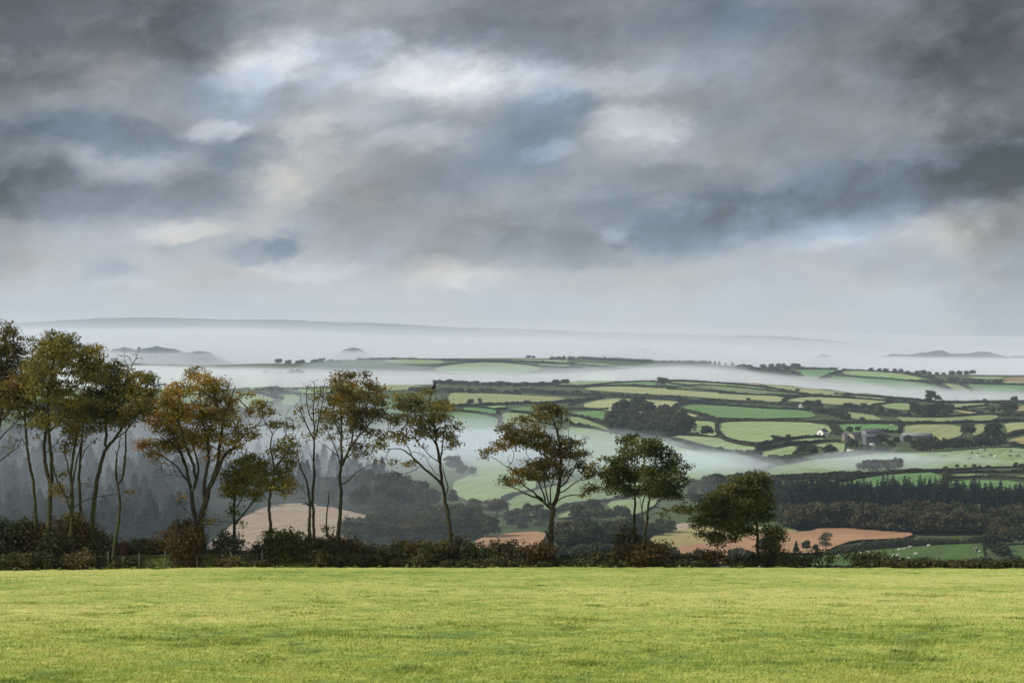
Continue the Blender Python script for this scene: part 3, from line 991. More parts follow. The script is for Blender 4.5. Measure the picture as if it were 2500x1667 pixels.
def wood(kinds, poly, n, hpx, label, group, sep=12.0, seed=1, flat=0.5, stretch=1.0):
    """n trees at scattered feet within poly (photograph pixels), not crowding each other."""
    r = np.random.default_rng(seed)
    b = np.array([p[:2] for p in poly], float)
    lo, hi = b.min(0), b.max(0)
    got = []
    for _ in range(n * 60):
        if len(got) >= n:
            break
        p = lo + (hi - lo) * r.uniform(0, 1, 2)
        if not inside(b, p[None])[0]:
            continue
        if all(abs(p[0] - q[0]) > sep or abs(p[1] - q[1]) > sep * flat for q in got):
            got.append(p)
    for p in sorted(got, key=lambda q: q[1]):
        plant(kinds[int(r.integers(len(kinds)))], p[0], p[1], hpx * r.uniform(.62, 1.25), label, group, r=r, stretch=stretch)


def row(kinds, line, n, hpx, label, group, seed=1, jit=2.0, stretch=1.0, lo=.72, hi=1.22):
    r = np.random.default_rng(seed)
    L = np.array([p[:2] for p in line], float)
    seg = np.hypot(*(np.diff(L, axis=0).T))
    cum = np.concatenate([[0], np.cumsum(seg)])
    for k in range(n):
        s = cum[-1] * (k + .5 + r.uniform(-.3, .3)) / n
        x, y = np.interp(s, cum, L[:, 0]), np.interp(s, cum, L[:, 1])
        plant(kinds[int(r.integers(len(kinds)))], x, y + r.uniform(-jit, jit), hpx * r.uniform(lo, hi), label, group, r=r, stretch=stretch)


# conifers of the misty plantation behind the tall trees at the left
wood(['fir'], cS([(-60, 1130), (120, 1060), (330, 1060), (480, 1100), (520, 1200), (520, 1330), (400, 1400), (-60, 1400)]), 380, 74, 'misty dark conifer in the plantation behind the left hand tall trees', 'conifers of the misty plantation', 8.5, 3, .6)
wood(['fir'], cS([(520, 1110), (640, 1100), (760, 1105), (860, 1135), (930, 1165), (960, 1195), (860, 1215), (640, 1215), (520, 1225)]), 130, 50, 'misty conifer on the wooded spur above the pink stubble hill', 'conifers on the wooded spur', 8, 4, .6)
wood(['round', 'tall', 'round'], cS([(100, 1000), (420, 1000), (700, 1040), (720, 1100), (500, 1090), (300, 1050), (100, 1050)]), 60, 40, 'hazy grey tree at the upper edge of the misty plantation', 'trees along the top of the misty plantation', 12, 5, .6)
wood(['round', 'brown'], cS([(520, 1195), (700, 1185), (850, 1190), (1000, 1200), (1060, 1235), (960, 1262), (880, 1250), (720, 1228)]), 40, 45, 'hazy rounded tree low on the wooded spur beyond the stubble hill', 'rounded trees low on the spur', 14, 6, .6)
# the big conifer plantation at the right
for k, (dy, n, h) in enumerate([(-8, 52, 36), (2, 54, 38), (12, 54, 40), (22, 54, 42), (32, 54, 44), (42, 54, 46)]):
    row(['fir'], cE([(100 + 12 * k, 660 + dy * 3.0), (700, 675 + dy * 3.2), (1500, 690 + dy * 3.2), (2430, 720 + dy * 3.2)]), n, h, 'dark conifer in the long plantation above the brown wood', 'conifers of the long plantation', 20 + k, 4, 1.25, .62, 1.25)
# brown deciduous belt below it
row(['brown', 'round', 'brown'], cE([(230, 930), (800, 930), (1400, 960), (2400, 990)]), 30, 56, 'brownish tree in the back of the wood belt below the conifers', 'back row of the brown wood belt', 31, 3, 1.1)
row(['brown', 'brown', 'round'], cE([(290, 965), (800, 968), (1000, 985), (1400, 1010), (1900, 1010), (2420, 1020)]), 26, 56, 'rounded brownish olive tree along the front of the wood belt', 'front row of the brown wood belt', 32, 2, 1.15)
plant('brown', *cE([(330, 970)])[0], 62, 'large round brown tree at the left end of the wood belt')
plant('airy', *cE([(600, 1165)])[0], 47, 'feathery pale green tree standing before the reddish stubble field')
plant('fir', *cE([(340, 1185)])[0], 30, 'small pointed tree left of the feathery pale green tree')
plant('round', *cE([(430, 1175)])[0], 29, 'small bushy tree between the pointed tree and the feathery tree')
plant('round', *cE([(510, 1170)])[0], 17, 'low bush at the foot of the feathery pale green tree', cat='bush')
# dark trees before the white fog on the right of the twin trunked tree
row(['round', 'brown'], c5([(1190, 790), (1300, 760), (1450, 730), (1600, 720), (1750, 700), (1880, 720)]), 8, 40, 'dark rounded tree in the clump rising before the white fog', 'dark clump before the fog', 41, 4, 1.25)
wood(['round'], c5([(990, 720), (1200, 700), (1950, 720), (1950, 860), (1100, 930), (1020, 900)]), 18, 34, 'misty dark tree in the hollow behind the rightmost hedge tree', 'misty trees in the hollow', 14, 42, .5)
# woods of the valley floor, left to right
wood(['round', 'round', 'brown'], c3([(640, 1310), (760, 1200), (920, 1190), (1060, 1200), (1260, 1160), (1240, 1230), (1060, 1330), (700, 1340)]), 16, 48, 'dark green rounded tree in the wood right of the pink stubble hill', 'wood right of the stubble hill', 16, 43, .5, 1.1)
wood(['round', 'fir', 'round'], c3([(900, 1060), (1050, 1080), (1250, 1130), (1230, 1190), (1000, 1170), (880, 1130)]), 9, 40, 'misty tree on the shadowed edge of the wooded spur', 'trees at the edge of the spur', 16, 44, .5)
row(['brown'], c3([(1070, 1290), (1200, 1240), (1400, 1200), (1620, 1230)]), 8, 46, 'brownish rounded tree in the wood behind the leaning tree', 'brown wood behind the leaning tree', 45, 4, 1.3)
row(['brown', 'round'], c3([(1070, 1320), (1300, 1300), (1620, 1290), (1700, 1300)]), 8, 46, 'brownish rounded tree in the wood behind the leaning tree', 'brown wood behind the leaning tree', 46, 3, 1.3)
plant('round', *cA([(550, 1250)])[0], 38, 'pale misty round tree, left one of the pair below the misty field', stretch=1.3)
plant('brown', *cA([(760, 1265)])[0], 42, 'pale misty round tree, right one of the pair below the misty field', stretch=1.4)
plant('round', *cA([(450, 1225)])[0], 18, 'small misty bush left of the misty pair of round trees', cat='bush')
plant('umbrella', *cA([(385, 905)])[0], 45, 'misty spreading tree standing on the fog edge')
plant('round', *cA([(450, 925)])[0], 26, 'misty bush at the right foot of the spreading tree on the fog edge', cat='bush', stretch=1.3)
plant('round', *cA([(545, 930)])[0], 24, 'small misty leaning bush beside the spreading tree', cat='bush')
plant('tall', *cA([(375, 1195)])[0], 45, 'slim ghostly tree in the mist right of the leaning trunk')
wood(['round'], cA([(70, 1170), (250, 1120), (260, 1190), (100, 1210)]), 5, 26, 'ghostly bush in the mist left of the leaning trunk', 'ghostly bushes in the mist', 12, 47)
row(['round'], cA([(480, 600), (560, 610), (650, 640), (720, 700)]), 5, 22, 'misty tree along the lower edge of the rich green field', 'misty trees under the rich green field', 48, 2)
wood(['round'], cA([(430, 640), (620, 650), (760, 690), (700, 740), (480, 680)]), 7, 20, 'misty tree along the lower edge of the rich green field', 'misty trees under the rich green field', 12, 49)
plant('umbrella', *cA([(1530, 640)])[0], 18, 'small misty tree alone on the wide misty slope')
row(['round'], cA([(830, 1320), (950, 1290), (1100, 1270), (1200, 1290)]), 7, 27, 'misty dark tree in the band left of the crooked trunk', 'misty band left of the crooked trunk', 50, 5, 1.2)
wood(['round'], cA([(830, 1330), (1180, 1300), (1200, 1400), (840, 1400)]), 9, 32, 'misty dark tree in the band left of the crooked trunk', 'misty band left of the crooked trunk', 14, 51, .5, 1.2)
plant('round', *cA([(1580, 1245)])[0], 36, 'large misty round tree behind the right limbs of the crooked tree', stretch=1.5)
row(['round', 'brown'], cA([(1390, 1290), (1500, 1300), (1640, 1310), (1760, 1310)]), 6, 28, 'misty grey green tree below the large misty round tree', 'misty trees below the round one', 52, 3, 1.3)
row(['round'], c4([(850, 1290), (1000, 1280), (1200, 1260), (1500, 1230), (1640, 1250)]), 13, 46, 'dark tree in the wood strip right of the crooked trunk', 'dark wood strip right of the crooked trunk', 53, 6, 1.25)
row(['round', 'brown'], c4([(840, 1330), (1000, 1320), (1250, 1290), (1500, 1250)]), 9, 42, 'dark tree in the wood strip right of the crooked trunk', 'dark wood strip right of the crooked trunk', 54, 4, 1.25)
row(['round'], c5([(670, 1170), (780, 1170), (900, 1140)]), 4, 40, 'dark tree at the end of the wood strip beside the yellow stubble', 'dark trees beside the yellow stubble', 55, 3, 1.2)
row(['round'], c5([(380, 1010), (460, 1010)]), 2, 26, 'misty bush behind the left twin trunk', 'misty bushes behind the twin trunks', 56, 2, 1.2)
row(['round'], c4([(860, 1440), (1000, 1440), (1150, 1400), (1300, 1380)]), 6, 32, 'greyish bushy tree just beyond the hedge right of the crooked trunk', 'greyish bushy trees beyond the hedge', 57, 4, 1.3)
plant('round', *c5([(1190, 1450)])[0], 34, 'greyish round tree before the stubble, left of the rightmost hedge tree', stretch=1.0)
plant('round', *c5([(930, 1440)])[0], 34, 'greyish round tree behind the brown bush of the twin trunked tree', stretch=1.3)
row(['round'], c5([(1500, 1430), (1620, 1450), (1720, 1450)]), 3, 36, 'greyish bushy tree behind the low branches of the rightmost hedge tree', 'greyish bushy trees behind the low branches', 58, 2, 1.1)
plant('round', *c5([(1850, 1340)])[0], 34, 'greyish tree right behind the rightmost trunk', stretch=1.0)
# the wooded knoll and trees of the middle distance
wood(['round', 'round', 'brown'], cS([(1485, 1040), (1500, 1010), (1550, 1000), (1620, 1015), (1670, 1030), (1680, 1056), (1600, 1062), (1500, 1055)]), 34, 36, 'dark tree in the wood clump on the green hillside', 'wood clump on the hillside', 11, 61, .5, 1.25)
plant('round', *cA([(1880, 360)])[0], 24, 'round tree rising behind the wood clump on the hillside', stretch=1.5)
plant('round', *cC([(440, 545)])[0], 31, 'lone dark round tree in the light green paddock', stretch=1.05)
plant('round', *cC([(320, 522)])[0], 8, 'low bush left of the lone dark round tree', cat='bush', stretch=1.3)
plant('umbrella', *cA([(2205, 156)])[0], 25, 'lone round tree on the skyline of the plateau', stretch=1.15)
plant('round', *cA([(525, 312)])[0], 15, 'dark small tree, left one of the pair in the wide yellow field', stretch=1.4)
plant('airy', *cA([(612, 312)])[0], 18, 'bare greyish tree, right one of the pair in the wide yellow field')
plant('round', *cB([(1168, 330)])[0], 18, 'dark flat topped tree clump on the far hill', stretch=1.5)
row(['round'], cB([(790, 325), (900, 325), (1000, 325), (1090, 326)]), 9, 12, 'small dark tree on the skyline of the far hill', 'skyline trees of the far hill', 62, 1, 1.3)
row(['round'], cB([(430, 325), (550, 350), (650, 365), (740, 378), (790, 385), (870, 395)]), 13, 16, 'hazy dark tree on the wooded flank of the far hill', 'wooded flank of the far hill', 63, 2, 1.3)
wood(['round'], cB([(560, 335), (760, 330), (780, 380), (700, 375)]), 10, 16, 'hazy dark tree on the wooded flank of the far hill', 'wooded flank of the far hill', 9, 64)
row(['round'], cB([(1320, 345), (1380, 350), (1500, 350), (1600, 365), (1720, 370), (1900, 372), (2000, 370)]), 14, 11, 'small hazy tree along the right end of the far hill', 'hazy trees at the right end of the far hill', 65, 1, 1.4)
row(['round'], cB([(1980, 365), (2150, 365), (2352, 368)]), 9, 15, 'hazy round tree at the right edge of the far hill', 'round hazy trees at the right edge', 66, 1, 1.4)
row(['round'], cB([(1730, 400), (1760, 425), (1800, 460), (1860, 490)]), 8, 14, 'hazy tree in the wooded gully of the far hill', 'gully trees of the far hill', 67, 2, 1.3)
row(['round'], cB([(1850, 412), (1960, 425), (2100, 432), (2210, 428)]), 9, 13, 'hazy tree below the far reddish field', 'trees below the reddish far field', 68, 1, 1.4)
plant('umbrella', *cB([(1730, 545)])[0], 29, 'leaning tall tree against the fog, left one of a pair', stretch=.85)
plant('round', *cB([(1780, 548)])[0], 18, 'rounded dark tree against the fog, right one of a pair', stretch=1.2)
plant('round', *cB([(1715, 548)])[0], 12, 'bush at the foot of the leaning tall tree', cat='bush', stretch=1.6)
row(['round'], cB([(1610, 645), (1680, 650), (1740, 650), (1800, 648), (1860, 648)]), 7, 34, 'dark tree in the row standing on the light green field', 'dark tree row on the light field', 69, 1, 1.0)
plant('tall', *cB([(2140, 640)])[0], 26, 'slim dark tree left of the two dark trunks', stretch=.9)
plant('umbrella', *cB([(2245, 640)])[0], 38, 'broad dark flat topped tree at the right edge', stretch=1.3)
row(['round'], cB([(2210, 650), (2300, 655), (2380, 660)]), 5, 17, 'dark bush below the broad flat topped tree', 'bushes below the broad flat topped tree', 70, 2, 1.6)
plant('round', *cB([(2285, 545)])[0], 14, 'small round tree on the right skyline', stretch=1.3)
plant('round', *cB([(2093, 552)])[0], 10, 'tiny round bush on the right skyline', cat='bush', stretch=1.2)
plant('round', *cB([(838, 482)])[0], 9, 'small bush in the yellow field along the fog', cat='bush', stretch=1.5)
plant('round', *cB([(905, 585)])[0], 19, 'dark round tree by the small white shed', stretch=1.4)
row(['round', 'airy', 'brown'], cB([(900, 610), (980, 625), (1050, 640), (1100, 655), (1180, 672), (930, 590), (1000, 600)]), 15, 19, 'dull green tree in the wooded lane across the plateau', 'trees of the wooded lane', 71, 3, 1.4)
row(['round', 'airy'], cB([(1120, 595), (1220, 600), (1300, 600), (1360, 615)]), 6, 14, 'dull green bushy tree in the hedge right of the wooded lane', 'hedge trees right of the lane', 72, 1, 1.4)
plant('round', *cB([(1402, 635)])[0], 25, 'dark round tree at the bend of the lane hedge', stretch=1.1)
row(['round'], cB([(1430, 630), (1480, 640), (1540, 640)]), 4, 14, 'low dull tree right of the dark round lane tree', 'low trees right of the lane tree', 73, 1, 1.4)
plant('round', *cB([(1275, 678)])[0], 11, 'low bush above the farm hedge', cat='bush', stretch=1.6)
plant('round', *cB([(510, 545)])[0], 9, 'small bush on the long plateau hedge', cat='bush', stretch=1.6)
# round the farm
FT = 'farmyard trees'
plant('umbrella', *cC([(1310, 640)])[0], 25, 'small ragged tree on the lower hedge left of the white farmhouse')
plant('round', *cC([(1450, 575)])[0], 14, 'tiny dark tree on the hedge left of the white farmhouse')
plant('round', *cD([(120, 500)])[0], 17, 'round bush behind the cream gabled barn', cat='bush', stretch=1.2)
plant('umbrella', *cD([(232, 500)])[0], 16, 'small umbrella shaped tree behind the cream gabled barn')
plant('round', *cD([(150, 730)])[0], 33, 'large dark round tree in front of the cream gabled barn')
plant('brown', *cD([(540, 650)])[0], 29, 'brownish round tree right of the grey barn', stretch=1.1)
plant('round', *cD([(660, 720)])[0], 26, 'dark round tree in front of the long grey shed', stretch=1.1)
plant('round', *cD([(890, 650)])[0], 25, 'dark round tree at the right end of the long grey shed', stretch=1.2)
plant('round', *cD([(730, 640)])[0], 18, 'dull tree before the roof of the long grey shed', stretch=1.1)
row(['round'], cD([(210, 745), (320, 755), (430, 765), (520, 765), (600, 755)]), 7, 19, 'dark garden tree along the foot of the farm', 'garden trees of the farm', 74, 1, 1.3)
row(['round', 'brown', 'round'], cD([(980, 740), (1080, 740), (1180, 735), (1260, 725)]), 7, 32, 'dark tree in the copse right of the farm', 'copse right of the farm', 75, 2, 1.1)
row(['round', 'round', 'brown'], cD([(1340, 720), (1500, 715), (1650, 705), (1800, 690), (1950, 680), (2080, 672)]), 12, 28, 'dark tree in the long copse above the cattle field', 'long copse above the cattle field', 76, 2, 1.4)
plant('round', *cD([(1980, 620)])[0], 56, 'big dark spreading tree above the long copse', stretch=1.0)
plant('tall', *cD([(1610, 560)])[0], 38, 'tall ivy clad bush left of the big spreading tree', stretch=1.1)
plant('tall', *cD([(1680, 550)])[0], 34, 'tall ivy clad bush with a pale gap, nearest the big spreading tree', stretch=1.1)
row(['round'], cC([(1590, 760), (1680, 750), (1800, 765)]), 4, 27, 'misty dark tree in the group below the lane', 'misty group below the lane', 77, 2, 1.2)
plant('round', *cC([(1985, 780)])[0], 30, 'misty round tree standing alone between lane and farm', stretch=1.2)
row(['airy', 'round'], cC([(1210, 905), (1300, 895), (1390, 880), (1480, 860), (1600, 835)]), 7, 26, 'thin misty tree in the row on the edge of the long pale field', 'thin misty row on the pale field edge', 78, 2, 1.2)
row(['round'], cC([(560, 760), (700, 790), (800, 800), (930, 830), (1050, 830), (1150, 820)]), 9, 17, 'misty tree along the stream below the lane hedge', 'misty trees along the stream', 79, 2, 1.4)
row(['round'], cD([(240, 990), (400, 985), (560, 985), (740, 980)]), 6, 27, 'misty brown tree in the clump wrapped in the farm mist', 'clump wrapped in the farm mist', 80, 1, 1.4)
row(['round'], cD([(1450, 950), (1640, 945), (1800, 945), (1960, 955)]), 5, 7, 'small bush along the bottom of the cattle field', 'bushes along the cattle field', 81, 1, 1.4)
plant('round', *cD([(2240, 945)])[0], 14, 'dark bush at the right end of the cattle field', cat='bush')
plant('round', *cD([(2330, 950)])[0], 12, 'wide dark bush at the right edge below the cattle field', cat='bush', stretch=1.5)
# left and centre plateau edge
row(['round'], cF([(-120, 530), (60, 535), (300, 540), (380, 540), (600, 530)]), 13, 13, 'dark tree in the left half of the belt at the edge of the fog', 'left half of the tree belt by the fog', 82, 1, 1.4)
row(['round'], cF([(640, 540), (800, 545), (1000, 555), (1200, 560), (1450, 560)]), 17, 13, 'dark tree in the right half of the belt at the edge of the fog', 'right half of the tree belt by the fog', 83, 1, 1.4)
row(['round'], cF([(560, 590), (700, 590), (900, 600), (1100, 600), (1280, 608)]), 12, 12, 'dark tree in the lower tree belt above the wide yellow field', 'lower tree belt above the yellow field', 84, 1, 1.5)
row(['round'], cF([(1440, 555), (1540, 545), (1600, 540)]), 5, 12, 'dark tree at the tip of the belt in the fog', 'tip of the tree belt in the fog', 85, 1, 1.4)
row(['round'], cS([(640, 936), (690, 934), (740, 936)]), 5, 30, 'big dark rounded tree on the plateau edge beyond the bare tree', 'big rounded trees on the plateau edge', 86, 1, 1.1)
row(['round'], cS([(545, 938), (600, 939), (650, 940), (760, 940), (800, 942)]), 9, 15, 'dark tree beside the big rounded trees on the plateau edge', 'lower trees on the plateau edge', 87, 1, 1.4)
row(['round'], cS([(395, 925), (440, 925), (500, 930), (540, 935)]), 6, 14, 'hazy tree behind the top of the orange tree', 'hazy trees behind the orange tree', 88, 1, 1.4)
wood(['round'], cL([(1000, 330), (1250, 320), (1400, 420), (1380, 560), (1200, 520)]), 6, 16, 'misty tree in the hollow behind the thin tree', 'misty hollow behind the thin tree', 12, 89)
row(['round'], cL([(750, 320), (900, 300), (1050, 310), (1300, 345), (1600, 350)]), 8, 9, 'misty tree along the lane behind the thin tree', 'misty lane trees behind the thin tree', 90, 1, 1.4)
row(['round'], cS([(150, 1015), (250, 1010), (400, 1000), (520, 1010), (600, 1010)]), 9, 22, 'hazy tree between the trunks of the tall left trees', 'hazy trees between the tall trunks', 91, 4, 1.3)
# trees on the fog ridge and the islands beyond
row(['round'], cF([(1320, 368), (1350, 368), (1390, 368)]), 3, 7, 'tiny hazy tree in the clump on the fog ridge', 'tiny clump on the fog ridge', 92, .5, 1.4)
row(['round'], crop(0, 740, 2.8)([(1290, 405), (1350, 403), (1390, 403), (1430, 405), (1495, 403)]), 5, 9, 'hazy small round tree on the misty ridge left of centre', 'round trees on the misty ridge', 93, .5, 1.3)
row(['round'], crop(0, 740, 2.8)([(1885, 412), (1960, 415), (2050, 415), (2150, 415), (2330, 412)]), 8, 12, 'hazy tree in the copse on the misty ridge', 'copse on the misty ridge', 94, .5, 1.5)
plant('round', *crop(0, 740, 2.8)([(948, 330)])[0], 12, 'hazy tree by the mast on the fog bound hill')
row(['fir'], cF([(1480, 372), (1650, 368), (1900, 378), (2170, 392)]), 95, 7, 'tiny hazy fir in the belt along the fog ridge', 'fir belt along the fog ridge', 95, 1.5, 2.0, .8, 1.15)
row(['fir'], cB([(-70, 295), (150, 295), (400, 300), (600, 305), (770, 315)]), 95, 9, 'tiny hazy fir in the belt joining the far hill', 'fir belt joining the far hill', 96, 1.5, 2.0, .8, 1.15)
# lower right corner
row(['round'], cE([(2000, 1110), (2060, 1160), (2130, 1220), (2200, 1270)]), 5, 42, 'wind bent dark bush at the lower right between the two dark fields', 'wind bent bushes at the lower right', 97, 3, 1.2)
row(['round'], cE([(2150, 1110), (2250, 1100), (2380, 1090)]), 5, 42, 'dark tree in the thicket at the right edge above the dark field', 'thicket at the right edge', 98, 2, 1.4)
plant('brown', *cE([(2200, 1060)])[0], 30, 'olive round tree at the top of the right edge thicket', stretch=1.5)
row(['round'], cE([(1900, 1000), (2000, 1005), (2150, 1000), (2330, 1010)]), 6, 34, 'dark tree round the white gabled house in the wood', 'trees round the white gabled house', 99, 2, 1.2)
row(['round'], cE([(1850, 1335), (2060, 1330), (2250, 1300), (2352, 1290)]), 5, 20, 'dark low bush beyond the pasture brow at the right', 'dark bushes beyond the brow', 101, 2, 1.6)

plant_all()

# ------------------------------------------------------------------ hedges of the valley


def hedge(pts, wpx, label, seed=0, hmin=1.3, hmax=6.5):
    """A field hedge: lumpy leafy bank following the line, width in photograph pixels."""
    line = np.array([p[:2] for p in pts], float)
    line = smooth_poly(line, 1, closed=False)
    dens = [line[0]]
    for a, b in zip(line[:-1], line[1:]):
        m = max(1, int(np.hypot(*(b - a)) / 3.0))
        dens += [a + (b - a) * k / m for k in range(1, m + 1)]
    P = ground(np.array(dens) + [0, wpx * .22])
    seg = np.linalg.norm(np.diff(P, axis=0), axis=1)
    cum = np.concatenate([[0], np.cumsum(seg)])
    L = cum[-1]
    depth = np.median(P[:, 1])
    h = float(np.clip(0.70 * wpx / F * depth, hmin, hmax))
    step = max(0.9, depth / 1300)
    n = int(min(900, max(6, L / step)))
    s = np.linspace(0, L, n)
    C = np.stack([np.interp(s, cum, P[:, k]) for k in range(3)], 1)
    for _ in range(3):
        C[1:-1, :2] = (C[:-2, :2] + C[2:, :2] + C[1:-1, :2]) / 3
    T = np.gradient(C, axis=0)
    S = np.stack([-T[:, 1], T[:, 0], np.zeros(n)], 1)
    S /= np.maximum(np.linalg.norm(S, axis=1), 1e-6)[:, None]
    r = np.random.default_rng(seed + 500)
    hh = h * (0.30 + 1.35 * fbm(s / 12.0, s * 0 + seed, 3, 3))
    prof = np.array([(-1, 0), (-1.05, .45), (-.75, .85), (-.2, 1.0), (.3, .98), (.8, .8), (1.05, .4), (1, 0)])
    w = h * 0.36 + .4
    V = []
    for (a, b) in prof:
        jt = 1 + 0.45 * (fbm(s / 2.2 + a * 7, s * 0 + b * 5 + seed, 9, 2) - .5) * 2
        V.append(C + S * (a * w * jt)[:, None] + np.array([0, 0, 1]) * (b * hh * jt - 0.3)[:, None])
    V = np.stack(V, 1)
    k = len(prof)
    V = V.reshape(-1, 3)
    f1 = grid_faces(n, k)
    # leaf clumps standing off the bank
    m = int(min(9000, n * 13))
    i = r.integers(0, n, m)
    a = r.uniform(-1, 1, m)
    top = np.sqrt(np.clip(1 - a * a * .8, 0, 1))
    hz = r.uniform(.25, 1.08, m) * top
    c = C[i] + S[i] * (a * w * 1.1)[:, None] + np.array([0, 0, 1]) * (hz * hh[i])[:, None] + T[i] * r.uniform(-.5, .5, (m, 1))
    lv, lf = cards(c, max(.7, depth / F * 4.2), r, .5)
    VV = np.concatenate([V, lv])
    me = mesh_np('hedge', VV - C[n // 2], [f1, lf + len(V)])
    o = link('hedge', me, loc=C[n // 2], mat=M_hedge)
    tag(o, label, 'hedge', 'field hedges of the valley')
    return o


